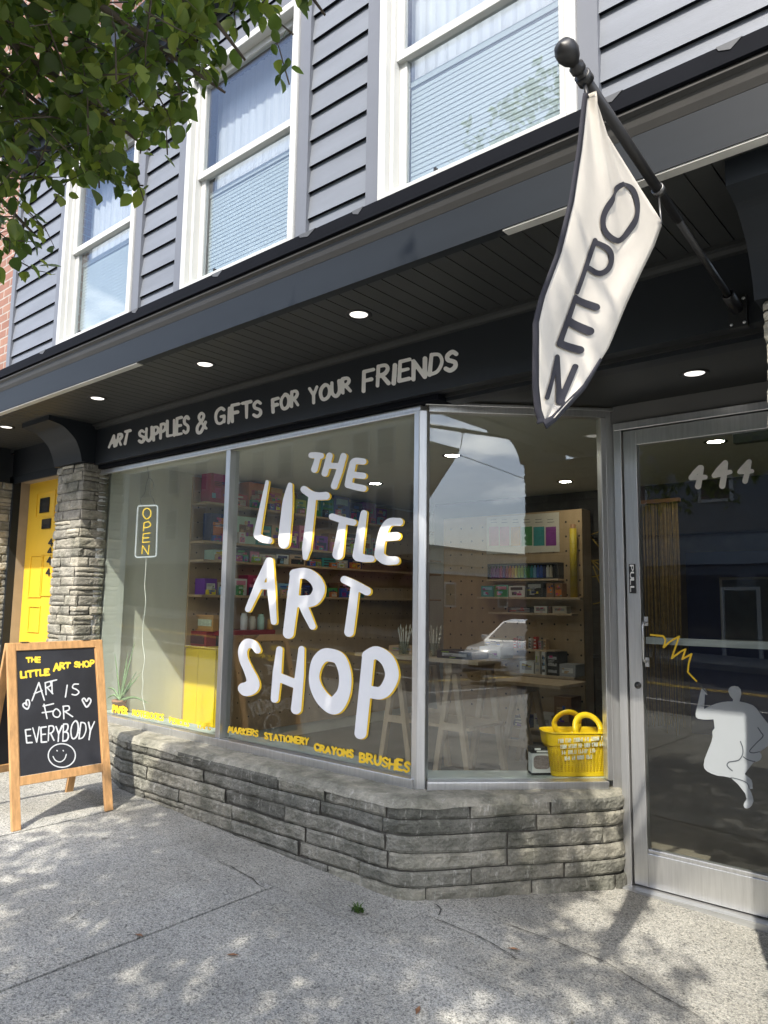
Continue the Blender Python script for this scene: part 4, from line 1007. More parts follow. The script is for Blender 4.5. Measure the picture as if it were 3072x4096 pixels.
for i in range(rows + 1):
    a = i / rows; l, r = along(fl_edge, a), along(fr_edge, a)
    for j in range(colsN + 1):
        b = j / colsN; q = FLM((l[0] + (r[0] - l[0]) * b, l[1] + (r[1] - l[1]) * b)); fv.append(q + hn * wrinkle(a, b))
k = colsN + 1
for i in range(rows):
    for j in range(colsN): ff.append((i * k + j, (i + 1) * k + j, (i + 1) * k + j + 1, i * k + j + 1))
cl = MB(); cl.add(fv, ff, 0, True); clo = cl.build('cloth', CLOTH, FL)
so_ = clo.modifiers.new('thick', 'SOLIDIFY'); so_.thickness = .0016
# black border: a hem along the left edge and round the tip
hm = MB(); hv = []; n = 60
for i in range(n + 1):
    a = i / n; l = along(fl_edge, a); w = 11 + 9 * a if a < .97 else 26
    for s_ in (-w, 6):
        q = FLM((l[0] + s_, l[1] + (8 if s_ < 0 else 0) * a), .004); hv.append(q + hn * wrinkle(a, 0))
hm.add(hv, [(2 * i, 2 * i + 2, 2 * i + 3, 2 * i + 1) for i in range(n)], 0, True)
tipE = [(2178, 1688), (2210, 1668), (2330, 1545), (2400, 1440)]
hv = []
for i in range(n + 1):
    a = i / n; l = along(tipE, a); w = 26 * (1 - a) ** .8 + 1
    hv += [FLM((l[0] - 4, l[1] - 6), .005) + hn * wrinkle(1 - a * .18, 1), FLM((l[0] + w * .4, l[1] + w), .005) + hn * wrinkle(1 - a * .18, 1)]
hm.add(hv, [(2 * i, 2 * i + 2, 2 * i + 3, 2 * i + 1) for i in range(n)], 0, True)
ho = hm.build('border', CLOTHB, FL); so_ = ho.modifiers.new('thick', 'SOLIDIFY'); so_.thickness = .003
# letters ride on the wrinkled cloth
def on_cloth(p):
    y = p[1]; lo, hi = 0.0, 1.0
    for _ in range(26):
        mid = (lo + hi) / 2; l, r = along(fl_edge, mid), along(fr_edge, mid); t_ = (p[0] - l[0]) / (r[0] - l[0] + 1e-6)
        yy = l[1] + (r[1] - l[1]) * t_
        if yy < y: lo = mid
        else: hi = mid
    l, r = along(fl_edge, lo), along(fr_edge, lo); b = min(1, max(0, (p[0] - l[0]) / (r[0] - l[0] + 1e-6)))
    return FLM(p) + hn * (wrinkle(lo, b) + .004)
ol = MB()
ink(ol, T(f2_, [S((1010, 806, 22), (975, 860, 22), (945, 930, 22), (945, 985, 22), (975, 1030, 24), (1015, 1040, 24), (1060, 990, 24), (1085, 915, 22), (1080, 850, 22), (1055, 808, 22), (1010, 806, 22))]), on_cloth, 3)
ink(ol, T(f2_, [S((908, 1040, 22), (870, 1150, 22), (832, 1262, 22), c=False), S((910, 1048, 22), (955, 1070, 24), (980, 1110, 24), (968, 1160, 24), (930, 1182, 24), (885, 1160, 22))]), on_cloth, 3)
ink(ol, T(f2_, [S((826, 1286, 24), (795, 1390, 26), (762, 1484, 28), c=False), S((828, 1292, 30), (910, 1328, 32), c=False), S((805, 1388, 34), (880, 1432, 36), c=False), S((764, 1482, 32), (842, 1512, 34), c=False)]), on_cloth, 3)
fd = crop(1900, 1200, .55)
ink(ol, [S((2180, 1592, 18), (2205, 1515, 18), (2231, 1428, 20), c=False), S((2231, 1428, 22), (2233, 1520, 24), (2236, 1608, 26), c=False), S((2236, 1608, 20), (2266, 1540, 20), (2298, 1466, 20), c=False)], on_cloth, 3)
ol.build('lettering', CLOTHB, clo)
rg = MB(); q = FLM((2645, 893)); e_ = pb_ + pd * ((q - pb_) @ pd)
for c_, ax in ((e_, pd),):
    rg.lathe(c_ - pd * .012, [(.0175, 0), (.021, 0), (.021, .024), (.0175, .024)], 16, axis=pd)
rg.tube([e_ + np.array([0, 0, -.018]), (e_ + q) / 2 + np.array([0, 0, -.012]), q], .0035, 6)
rg.build('ring', STEEL, FL)
rg = MB(); q2 = FLM((2350, 392)); e2 = pb_ + pd * ((q2 - pb_) @ pd)
rg.lathe(e2 - pd * .014, [(.0175, 0), (.024, 0), (.024, .028), (.0175, .028)], 16, axis=pd); rg.tube([e2 + np.array([0, 0, -.015]), q2], .006, 6); rg.build('ring', BLACK, FL)

# ================================================================== SANDWICH BOARD
f8 = crop(0, 2400, .6028)
BX, BYc, BYAW, BLEAN, BWd, BLn = -4.509, 2.334, -.038, .259, .622, 1.10
bu = np.array([-math.sin(BYAW), math.cos(BYAW), 0]); bn = np.array([math.cos(BYAW), math.sin(BYAW), 0])
SBT = thing('sandwich_board', 'wooden A-frame chalkboard with handwriting standing on the pavement', 'chalkboard', (BX - .27, BYc, gz(BX, BYc)))
bl_ = np.array([0, 0, 1]) * math.cos(BLEAN) - bn * math.sin(BLEAN)          # up the front panel
bnf = bn * math.cos(BLEAN) + np.array([0, 0, 1]) * math.sin(BLEAN)          # its outward normal
def fp(u, v, o=0):      # u across (-.5...5 of width), v 0..1 up
    c_ = np.array([BX, BYc, 0]) + bu * BWd * u; b_ = np.array([c_[0], c_[1], gz(c_[0], c_[1])]); return b_ + bl_ * BLn * v + bnf * o
bl2 = np.array([0, 0, 1]) * math.cos(BLEAN) + bn * math.sin(BLEAN); bnr = -bn * math.cos(BLEAN) + np.array([0, 0, 1]) * math.sin(BLEAN)
topc = fp(0, 1)
def rp(u, v, o=0):      # rear panel shares the top hinge line
    t = fp(u, 1) - bn * .035; return t - bl2 * BLn * (1 - v) * 1.0 + bnr * o
def pbox(m, P_, u0, u1, v0, v1, o0, o1, mi=0):
    m.hexa([P_(u0, v0, o0), P_(u1, v0, o0), P_(u1, v0, o1), P_(u0, v0, o1), P_(u0, v1, o0), P_(u1, v1, o0), P_(u1, v1, o1), P_(u0, v1, o1)], mi)
su = .052 / BWd
for nm, P_ in (('front_frame', fp), ('rear_frame', rp)):
    m = MB(); pbox(m, P_, -.5, -.5 + su, 0, 1, -.024, 0); pbox(m, P_, .5 - su, .5, 0, 1, -.024, 0)
    pbox(m, P_, -.5 + su, .5 - su, .955, 1, -.023, -.001); pbox(m, P_, -.5 + su, .5 - su, .222, .270, -.023, -.001)
    fo = m.build(nm, WOOD, SBT, .003)
    m = MB(); pbox(m, P_, -.5 + su + .002, .5 - su - .002, .272, .953, -.016, -.008); cbo = m.build('chalkboard', CHALKB, SBT)
    if nm == 'front_frame': FCB = cbo
    for ua, ub in ((-.5 + su + .001, -.5 + su + .010), (.5 - su - .010, .5 - su - .001)):
        m = MB(); pbox(m, P_, ua, ub, .271, .954, -.012, -.0065); m.build('beading', WOOD, fo)
for s_ in (-.32, .32):
    m = MB(); a = fp(s_ - .04, 1, .002); b = fp(s_ + .04, 1, .002); c_ = rp(s_ + .04, 1, .002); d_ = rp(s_ - .04, 1, .002); z_ = np.array([0, 0, .003])
    m.hexa([a, b, c_, d_, a + z_, b + z_, c_ + z_, d_ + z_]); m.build('hinge', STEEL, SBT)
m = MB(); m.tube([fp(.40, .25, -.02), (fp(.40, .25) + rp(.40, .25)) / 2 - np.array([0, 0, .05]), rp(.40, .25, -.02)], .003, 5); m.build('stay_cord', BLACK, SBT)
CH = lambda p: onP(p, fp(0, .5, -.0065), bnf)
cw, cy = MB(), MB()
def chalk(mb_, w, BL, BR, TL, TR, r, gap=.2):
    s_ = .6028; ink(mb_, word_strokes(w, f8(*BL), f8(*BR), f8(*TL), f8(*TR), r * s_, .06, gap), CH, 2.0)
chalk(cy, 'THE', (177, 411), (266, 412), (176, 384), (268, 379), 6); chalk(cy, 'LITTLE', (140, 516), (326, 494), (136, 476), (324, 458), 7)
chalk(cy, 'ART', (357, 468), (462, 448), (356, 422), (464, 420), 7); chalk(cy, 'SHOP', (495, 445), (622, 440), (494, 412), (622, 402), 6)
ink(cw, T(f8, [S((212, 668, 9), (258, 548, 10), (294, 664, 9), c=False), S((226, 622, 8), (280, 600, 8), c=False), S((306, 628, 9), (300, 548, 9), c=False), S((300, 550, 9), (332, 542, 9), (336, 566, 9), (308, 582, 9)), S((312, 580, 9), (350, 622, 9), c=False), S((312, 545, 9), (376, 530, 9), c=False), S((344, 540, 9), (346, 618, 9), c=False)]), CH, 1.8)
ink(cw, T(f8, [S((446, 566, 9), (434, 644, 9), c=False), S((520, 558, 9), (490, 560, 9), (482, 582, 9), (508, 594, 9), (524, 612, 9), (505, 630, 9), (478, 626, 9))]), CH, 1.8)
ink(cw, T(f8, [S((292, 692, 9), (312, 786, 9), c=False), S((286, 704, 9), (355, 688, 9), c=False), S((280, 748, 9), (350, 738, 9), c=False), S((374, 722, 9), (352, 745, 9), (360, 772, 9), (388, 776, 9), (400, 748, 9), (374, 722, 9)), S((420, 705, 9), (424, 788, 9), c=False), S((418, 706, 9), (455, 704, 9), (458, 728, 9), (428, 740, 9)), S((430, 740, 9), (482, 774, 9), c=False)]), CH, 1.8)
chalk(cw, 'EVERYBODY', (178, 950), (612, 918), (172, 862), (630, 796), 5.0, .17)
ink(cw, T(f8, [S((184, 722, 11), (160, 712, 11), (152, 694, 10), (166, 684, 10), (178, 698, 10), (174, 668, 10), (190, 664, 10), (196, 690, 10), (184, 722, 11)), S((575, 710, 11), (556, 684, 11), (546, 662, 10), (560, 652, 10), (575, 672, 10), (588, 652, 10), (602, 662, 10), (598, 684, 10), (575, 710, 11))]), CH, 1.8)
ink(cw, T(f8, [S(*[(410 + 90 * math.cos(t), 1032 + 78 * math.sin(t), 8) for t in np.linspace(0, 2 * PI, 17)]), S((352, 1038, 7), (368, 1064, 7), (400, 1074, 7), (428, 1056, 7), (440, 1024, 7)), S((378, 999, 8), (380, 1001, 8), c=False), S((419, 999, 8), (421, 1001, 8), c=False)]), CH, 1.6)
cw.build('white_chalk_writing', CHALKW, FCB); cy.build('yellow_chalk_writing', CHALKY, FCB)

# ================================================================== INSIDE THE WINDOW
cA = crop(350, 1800, .52)
# neon style OPEN sign
NY = 3.30; NP = lambda x, y: onY(cA(x, y), NY)
c_ = NP(455, 620)
NS = thing('open_sign', 'slim hanging tube sign spelling OPEN downwards in yellow with a white rounded border', 'sign', c_)
m = MB(); ring = []
for (cx, cy_, sx_, sy_, t0) in ((405, 448, -1, -1, PI), (522, 444, 1, -1, 1.5 * PI), (512, 802, 1, 1, 0), (386, 808, -1, 1, .5 * PI)):
    for t in np.linspace(t0, t0 + PI / 2, 5): ring.append(NP(cx + 18 * math.cos(t), cy_ + 18 * math.sin(t)))
ring.append(ring[0]); m.tube(ring, .0065, 8); m.build('border_tube', mat('white_tube', (.72, .74, .74), .4, emit=(.9, .95, .95), es=.12), NS)
m = MB()
YT = mat('yellow_tube', (.70, .52, .04), .35, emit=(.95, .62, .05), es=.30)
def ntube(pts, cl=False): m.tube([NP(*p) for p in (smooth([(a, b) for a, b in pts]) if cl else pts)], .0052, 8)
ntube([(456, 448), (430, 468), (430, 505), (455, 530), (484, 508), (484, 466), (456, 448)], True)
ntube([(430, 625), (436, 560)]); ntube([(436, 560), (470, 552), (486, 575), (470, 592), (434, 598)], True)
ntube([(482, 638), (430, 645), (424, 712), (478, 706)]); ntube([(428, 678), (472, 674)])
ntube([(418, 800), (424, 735), (468, 802), (474, 730)])
m.build('letter_tubes', YT, NS)
m = MB(); cab = [(452, 828), (448, 930), (440, 1050), (448, 1150), (440, 1250), (428, 1350), (425, 1480), (440, 1600), (425, 1720), (428, 1800), (420, 1880), (440, 1990), (445, 2040)]
m.tube(smooth([NP(*p) for p in cab], 4), .0032, 6); m.build('cable', mat('white_cable', (.7, .7, .66), .5), NS)
m = MB(); m.tube(smooth([NP(*p) for p in ((420, 430), (408, 380), (440, 330), (450, 270), (470, 215), (500, 240), (510, 290), (480, 330), (505, 380), (520, 425))], 4), .0016, 5); m.tube([NP(470, 215), NP(462, 120)], .0014, 5); m.build('hanging_cord', STEEL, NS)
# aloe
ap = NP(212, 1990); ax0, az0 = ap[0], -.929
AL = thing('aloe_plant', 'spiky green aloe in a terracotta pot on the window ledge', 'plant', (ax0, 3.335, az0))
m = MB(); m.lathe((ax0, 3.335, az0), [(.0001, 0), (.042, 0), (.055, .085), (.060, .085), (.061, .105), (.053, .105), (.050, .092), (.0001, .090)], 24); m.build('pot', TERRA, AL)
for (px, py, dy, w) in ((318, 1478, .02, .020), (188, 1560, -.01, .017), (240, 1560, .05, .018), (352, 1702, .0, .014), (340, 1720, .05, .013), (150, 1830, -.03, .015), (160, 1910, -.045, .014), (465, 1950, -.03, .014), (290, 1900, -.04, .013), (300, 1780, .05, .013), (215, 1640, .07, .016)):
    e = NP(px, py); e[1] = 3.335 + dy; b = np.array([ax0 + .012, 3.335, az0 + .10]); c2 = (b + e) / 2 + np.array([0, 0, .035 if e[2] < az0 + .3 else .01])
    m = MB(); P_ = smooth([b, c2, e], 6); vs = []
    for i, p_ in enumerate(P_):
        t = i / (len(P_) - 1); ww = w * (1 - t) ** .8 + .0008; d_ = (e - b); sd_ = np.cross(d_, [0, 1, 0]); sd_ /= np.linalg.norm(sd_) + 1e-9
        vs += [p_ - sd_ * ww, p_ + np.array([0, -.35 * ww, 0]), p_ + sd_ * ww, p_ + np.array([0, .30 * ww, 0])]
    m.add(vs, [(4 * i + k, 4 * i + (k + 1) % 4, 4 * i + 4 + (k + 1) % 4, 4 * i + 4 + k) for i in range(len(P_) - 1) for k in range(4)], 0, True)
    m.build('leaf', ALOE, AL)
# yellow cabinet behind the window
fQ = crop(740, 2250, .3014)
YC = 4.15; a = onY(fQ(18, 1100), YC); b = onY(fQ(436, 1112), YC)
cbn = thing('yellow_cabinet', 'plain bright yellow cabinet standing behind the window beside the grey wall', 'cabinet', (a[0], YC + .2, -1.42))
m = MB(); m.box((a[0] + .006, YC, -1.40), (b[0], YC + .15, a[2] - .012)); m.build('carcass', YCAB, cbn, .004)
m = MB(); xm_ = (a[0] + b[0]) / 2 - .02; m.box((a[0] + .008, YC - .018, -1.36), (xm_ - .002, YC - .001, a[2] - .02)); m.build('door', YCAB, cbn, .002)
m = MB(); m.box((xm_ + .002, YC - .018, -1.36), (b[0] - .004, YC - .001, a[2] - .02)); m.build('door', YCAB, cbn, .002)
m = MB(); m.box((a[0], YC - .022, a[2] - .0115), (b[0] + .008, YC + .16, a[2])); m.build('cabinet_top', YCAB, cbn, .003)
ctop = a[2]
# red things on the cabinet
m = MB(); q0 = onY(fQ(92, 905), YC + .06); q1 = onY(fQ(315, 1078), YC + .06); m.box((q0[0], YC + .03, ctop + .001), (q1[0], YC + .14, q0[2])); m.box((q0[0] + .035, YC + .024, ctop + .02), (q1[0] - .03, YC + .0295, q0[2] - .035), 1)
o = m.build('red_toy_box', [REDP, mat('dark_red_recess', (.06, .006, .006), .6)]); tag(o, 'small red toy box with a dark opening, standing on the yellow cabinet', 'box'); rtop = q0[2]
m = MB(); q0 = onY(fQ(135, 690), YC + .09); q1 = onY(fQ(380, 893), YC + .09)
PFm = thing('picture_box', 'square orange wooden frame round a small pale picture on the red toy box', 'frame', ((q0[0] + q1[0]) / 2, YC + .12, rtop))
m.box((q0[0], YC + .08, rtop + .001), (q0[0] + .022, YC + .14, q0[2])); m.box((q1[0] - .022, YC + .08, rtop + .001), (q1[0], YC + .14, q0[2])); m.box((q0[0] + .022, YC + .08, q0[2] - .02), (q1[0] - .022, YC + .14, q0[2])); m.box((q0[0] + .022, YC + .08, rtop + .001), (q1[0] - .022, YC + .14, rtop + .02))
m.build('frame', mat('orange_wood', (.55, .30, .08), .5, var=.15), PFm); m = MB(); m.box((q0[0] + .022, YC + .10, rtop + .02), (q1[0] - .022, YC + .139, q0[2] - .02)); m.build('mount', mat('amber_mount', (.60, .38, .12), .6), PFm)
m = MB(); m.box((q0[0] + .045, YC + .092, rtop + .048), (q1[0] - .045, YC + .099, q0[2] - .042)); m.build('picture', mat('pale_green_print', (.58, .66, .50), .6, var=.3, vs=40), PFm)
m = MB(); q0 = onY(fQ(165, 480), YC + .3); q1 = onY(fQ(290, 655), YC + .3); zb_ = ctop + .001
m.prism([(q0[0], YC + .20, zb_), (q1[0], YC + .20, zb_), (q1[0], YC + .20, q0[2] - .05), ((q0[0] + q1[0]) / 2, YC + .20, q0[2]), (q0[0], YC + .20, q0[2] - .05)], (0, .04, 0)); o = m.build('house_shaped_box', mat('sage_card', (.34, .37, .26), .7)); tag(o, 'sage green house-shaped box standing behind the orange picture box', 'box')
# red topped side table by the left wall
sa = onX(fQ(440, 955), -5.62); sbp = onX(fQ(1200, 930), -5.62)
RT = thing('red_shelf', 'long bright red shelf board along the lower pegboard wall beyond the yellow cabinet', 'shelf', (-5.6, (sa[1] + sbp[1]) / 2, sa[2]))
zt_ = sa[2]
m = MB(); m.box((-5.92, sa[1], zt_ - .012), (-5.62, sbp[1], zt_ + .03)); m.build('board', REDP, RT, .003)
for y in (sa[1] + .15, sbp[1] - .15):
    m = MB(); m.prism([(-5.92, y, zt_ - .0125), (-5.70, y, zt_ - .0125), (-5.92, y, zt_ - .20)], (0, .02, 0)); m.build('bracket', STEEL, RT)
# ---- pegboard on the left wall, shelves and stock
PG = thing('pegboard_wall', 'plywood pegboard with four shelves fixed along the pale side wall', 'pegboard', (-5.94, 5.8, -1.0))
def holes(m, f, us, vs_, r, mi):
    for u in us:
        for v in vs_:
            pts = [f(u + r * math.cos(t), v + r * math.sin(t)) for t in np.linspace(0, 2 * PI, 8, endpoint=False)]; m.add(pts, [tuple(range(8))], mi)
HOLE = mat('dark_peg_hole', (.02, .016, .012), .9)
m = MB(); m.box((-5.948, 4.13, -1.30), (-5.925, 7.9, 1.17)); holes(m, lambda u, v: (-5.9242, u, v), np.arange(4.2, 7.9, .14), np.arange(-1.15, 1.17, .145), .008, 1); m.build('panel', [PLY, HOLE], PG)
LSH = [.915, .55, .374, .048]
for z in LSH:
    m = MB(); m.box((-5.9235, 4.12, z - .022), (-5.70, 7.85, z)); m.build('shelf', PLY, PG, .002)
COLS = {'crimson': (.30, .01, .06), 'magenta': (.38, .02, .14), 'scarlet': (.40, .03, .02), 'orange': (.48, .13, .015), 'amber': (.52, .26, .02), 'yellow': (.60, .44, .02), 'lime': (.28, .40, .04), 'green': (.03, .20, .05), 'teal': (.02, .22, .22), 'blue': (.02, .08, .36), 'navy': (.012, .02, .09), 'violet': (.12, .03, .26), 'purple': (.18, .02, .20), 'pink': (.50, .18, .26), 'white': (.68, .68, .65), 'cream': (.60, .54, .42), 'brown': (.18, .09, .04), 'black': (.014, .014, .016), 'grey': (.28, .28, .28), 'sky blue': (.18, .36, .50), 'mint': (.36, .52, .42), 'kraft': (.40, .27, .15)}
CM = lambda n: mat(n.replace(' ', '_') + '_card', tuple(min(.75, c * 1.35) for c in COLS[n]) if n not in ('white', 'cream', 'black') else COLS[n], .5, var=.10, vs=12)
def pack(name, label, cat, c, s, colr, face='x', detail='white', kind=0, group=None):
    """a boxed product: body, with printed panel and lines on the side that faces the room"""
    x, y, z = c; w, d, h = s; m = MB(); m.box((x - w / 2, y - d / 2, z), (x + w / 2, y + d / 2, z + h))
    def pt(u0, u1, v0, v1, mi, o=.0012):
        if face == 'x': m.add([(x + w / 2 + o, y - d / 2 + d * u0, z + h * v0), (x + w / 2 + o, y - d / 2 + d * u1, z + h * v0), (x + w / 2 + o, y - d / 2 + d * u1, z + h * v1), (x + w / 2 + o, y - d / 2 + d * u0, z + h * v1)], [(0, 1, 2, 3)], mi)
        else: m.add([(x - w / 2 + w * u0, y - d / 2 - o, z + h * v0), (x - w / 2 + w * u1, y - d / 2 - o, z + h * v0), (x - w / 2 + w * u1, y - d / 2 - o, z + h * v1), (x - w / 2 + w * u0, y - d / 2 - o, z + h * v1)], [(0, 1, 2, 3)], mi)
    rk = random.Random(hash((round(x, 3), round(y, 3), round(z, 3))) & 0xffff)
    if kind == 0: pt(.12, .88, .62, .88, 1); pt(.2, .5, .15, .45, 1)
    elif kind == 1: pt(.1, .9, .1, .55, 1); pt(.3, .7, .7, .85, 1)
    elif kind == 2: pt(.15, .85, .3, .7, 1)
    elif kind == 3:
        for k in range(3): pt(.12, .88, .12 + k * .28, .24 + k * .28, 1)
    for k in range(rk.randint(3, 6)):                                    # printed blocks, a price sticker and lines of small print
        u, v = rk.uniform(.06, .7), rk.uniform(.08, .8); pt(u, min(.95, u + rk.uniform(.08, .3)), v, min(.94, v + rk.uniform(.04, .16)), 2 + k % 2, .0018 + .0003 * k)
    for k in range(3): pt(.18, .5 + .1 * k, .52 + .05 * k, .535 + .05 * k, 4, .0042)
    ac = list(COLS); m_ = [CM(colr), CM(detail), CM(ac[rk.randrange(len(ac))]), CM(ac[rk.randrange(len(ac))]), CM('black' if colr not in ('black', 'navy') else 'white')]
    o = m.build(name, m_); tag(o, label, cat, group); return o
rs = random.Random(4)
FRONTS = list(COLS)
def stock(y0, z, items, depth=.15, where=''):
    y = y0
    for q, (nm, cat, colr, det, d, h, k, lab) in enumerate(items):
        pack(nm, lab, cat, (-5.70 - depth / 2 - .055, y + d / 2, z + .001), (depth, d - .012, h), colr, 'x', det, k)
        n_ = 2 if d > .2 else 1; yy = y + .012
        for r in range(n_):
            if rs.random() < .25: yy += .09; continue
            w = rs.uniform(.05, .095); fc = FRONTS[rs.randrange(len(FRONTS))]; hh = min(h * .62, rs.uniform(.045, .11))
            pack('small_packet', 'small %s packet before the %s, %s side' % (fc, lab.split(' on the ')[0].replace(' panel', '').replace(' print', ''), ('street', 'inner')[r]), 'packet', (-5.728, yy + w / 2, z + .001), (.035, w, hh), fc, 'x', FRONTS[rs.randrange(len(FRONTS))], rs.randrange(4)); yy += w + .015
        y += d
O = lambda i: ('first', 'second', 'third', 'fourth', 'fifth', 'sixth', 'seventh', 'eighth', 'ninth', 'tenth', 'eleventh', 'twelfth', 'thirteenth')[i]
row1 = [('crimson', 'magenta', .26, .33), ('scarlet', 'cream', .20, .12), ('orange', 'scarlet', .24, .26), ('amber', 'orange', .22, .24), ('yellow', 'amber', .18, .20), ('lime', 'green', .16, .16), ('green', 'mint', .22, .24), ('teal', 'green', .20, .22), ('blue', 'sky blue', .26, .27), ('navy', 'blue', .22, .22), ('violet', 'purple', .24, .25), ('purple', 'pink', .2, .2)]
stock(4.20, LSH[0], [('art_kit', 'box', a, b, d, h, i % 4, '%s boxed art kit with %s print on the highest pegboard shelf' % (a, b)) for i, (a, b, d, h) in enumerate(row1)])
row2 = [('navy', 'orange', .30, .27), ('mint', 'brown', .26, .27), ('teal', 'cream', .2, .2), ('kraft', 'violet', .18, .22), ('purple', 'cream', .20, .18), ('pink', 'magenta', .24, .25), ('violet', 'navy', .20, .16), ('brown', 'kraft', .24, .20), ('black', 'grey', .26, .22), ('cream', 'brown', .22, .24), ('grey', 'black', .2, .2)]
stock(4.22, LSH[1], [('picture_book', 'book', a, b, d, h, 1 + i % 3, '%s picture book with a %s cover panel on the second pegboard shelf' % (a, b)) for i, (a, b, d, h) in enumerate(row2)], .12)
row3 = [('mint', 'yellow', .22, .10), ('black', 'green', .22, .13), ('pink', 'white', .12, .11), ('cream', 'grey', .22, .09), ('white', 'navy', .18, .10), ('kraft', 'black', .24, .11), ('brown', 'amber', .24, .08), ('teal', 'black', .22, .10), ('grey', 'white', .20, .09), ('navy', 'grey', .24, .11)]
stock(4.27, LSH[2], [('card_box', 'box', a, b, d, h, i % 4, 'low %s card box with %s print on the third pegboard shelf' % (a, b)) for i, (a, b, d, h) in enumerate(row3)])
row4 = [('violet', 'white', .15, .15), ('cream', 'black', .20, .12), ('white', 'pink', .16, .16), ('crimson', 'pink', .24, .20), ('white', 'crimson', .16, .15), ('sky blue', 'blue', .22, .13), ('black', 'navy', .26, .14), ('navy', 'black', .24, .15), ('green', 'black', .16, .10), ('brown', 'black', .22, .16), ('black', 'brown', .22, .13)]
stock(4.18, LSH[3], [('paint_set', 'box', a, b, d, h, (i + 2) % 4, '%s paint set with %s print on the lowest pegboard shelf' % (a, b)) for i, (a, b, d, h) in enumerate(row4)])
# small jars on the red shelf
for i, (y, h, colr) in enumerate(((4.62, .16, 'white'), (4.72, .13, 'cream'), (4.83, .15, 'mint'), (4.95, .10, 'amber'))):
    m = MB(); m.lathe((-5.70, y, zt_ + .031), [(.0001, 0), (.032, 0), (.034, .01), (.034, h * .8), (.026, h * .88), (.026, h), (.0001, h)], 16)
    o = m.build('paint_jar', CM(colr)); tag(o, '%s jar with a narrow neck standing on the red shelf' % colr, 'jar')

# ---- counter, trestles and worktable
def trestle(t, x, y0, y1, ztop, spread):
    for sx_ in (-1, 1):
        for yy in (y0 + .06, y1 - .06):
            m = MB(); a = np.array([x + sx_ * .025, yy, ztop]); b = np.array([x + sx_ * spread, yy, -1.419]); m.obox((a + b) / 2, np.array([.024, 0, 0]), np.array([0, .022, 0]), (a - b) / 2); m.build('leg', PINE, t)
    m = MB(); m.box((x - .03, y0, ztop + .001), (x + .03, y1, ztop + .085)); m.build('beam', PINE, t)
    m = MB(); zc = ztop - .42; k = .025 + (spread - .025) * .42 / (ztop + 1.42); m.box((x - k - .02, y0 + .035, zc - .03), (x + k + .02, y0 + .0375, zc + .03)); m.box((x - k - .02, y1 - .0375, zc - .03), (x + k + .02, y1 - .035, zc + .03)); m.build('brace', PINE, t)
WT = thing('work_table', 'pale pine worktable on two A-shaped trestles behind the window', 'table', (-3.75, 5.2, -1.42))
m = MB(); m.box((-4.46, 4.86, -.470), (-3.18, 5.62, -.440)); m.build('tabletop', PINE, WT, .003)
trestle(WT, -4.08, 4.92, 5.56, -.557, .17); trestle(WT, -3.50, 4.92, 5.56, -.557, .17)
m = MB(); m.box((-4.2, 5.0, -1.00), (-3.35, 5.5, -.975)); m.build('under_shelf', PINE, WT)
CT = thing('shop_counter', 'dark brown shop counter far back under the shelves', 'counter', (-4.3, 8.2, -1.42))
m = MB(); m.box((-5.6, 7.9, -1.419), (-3.9, 8.5, -.62)); m.build('body', mat('dark_walnut', (.10, .075, .05), .5, var=.2), CT); m = MB(); m.box((-5.65, 7.86, -.6195), (-3.86, 8.54, -.585)); m.build('worktop', mat('grey_worktop', (.26, .25, .23), .4), CT)
GLJ = glass('jar_glass', tint=(.86, .9, .88))
for i, (x, y) in enumerate(((-4.02, 5.0), (-3.86, 4.98), (-3.71, 5.02))):
    J = thing('brush_jar', ('glass jar of pale brushes, farthest from the black book on the worktable', 'glass jar of pale brushes between two others on the worktable', 'glass jar of pale brushes next to the black book on the worktable')[i], 'jar', (x, y, -.439))
    m = MB(); m.lathe((x, y, -.439), [(.0001, .002), (.046, .002), (.048, .11), (.045, .11), (.043, .006), (.0001, .006)], 18); m.build('glass', GLJ, J)
    for k in range(9):
        t = k * 2.4; r_ = .03; m = MB(); b = np.array([x + r_ * .5 * math.cos(t), y + r_ * .5 * math.sin(t), -.43]); e = np.array([x + r_ * 1.9 * math.cos(t), y + r_ * 1.9 * math.sin(t), -.43 + .19 + .03 * ((k * 7) % 3)])
        m.tube([b, b + (e - b) * .8], .0042, 6); m.tube([b + (e - b) * .8, b + (e - b) * .86, e], [.0045, .008, .001], 6); m.build('brush', PAPER, J)
o = pack('black_book', 'thick black book lying at the end of the worktable beside the brush jars', 'book', (-3.45, 5.05, -.439), (.34, .24, .062), 'black', 'y', 'grey', 2)
for i, (x, y, w, d, h, colr, lab) in enumerate(((-3.30, 5.32, .2, .2, .09, 'white', 'white card box lying on the worktable behind the black book'), (-3.28, 5.33, .17, .17, .06, 'cream', 'small cream card box stacked on the white box on the worktable'), (-4.25, 5.35, .3, .2, .05, 'kraft', 'flat kraft paper pad on the far corner of the worktable'))):
    pack('card_box', lab, 'box', (x, y, -.439 + (.091 if i == 1 else 0)), (w, d, h), colr, 'y', 'grey', 2)
for i, (x, h, c1_, c2_) in enumerate(((-5.35, .16, 'scarlet', 'cream'), (-5.15, .20, 'crimson', 'pink'), (-4.98, .22, 'green', 'lime'), (-4.82, .24, 'blue', 'sky blue'), (-4.66, .2, 'navy', 'grey'), (-4.45, .14, 'violet', 'white'), (-4.25, .22, 'kraft', 'brown'), (-4.08, .12, 'white', 'grey'))):
    pack('notebook_stack', '%s stack of notebooks with %s bands on the far counter' % (c1_, c2_), 'notebooks', (x, 8.0, -.584), (.15, .2, h), c1_, 'y', c2_, 3)

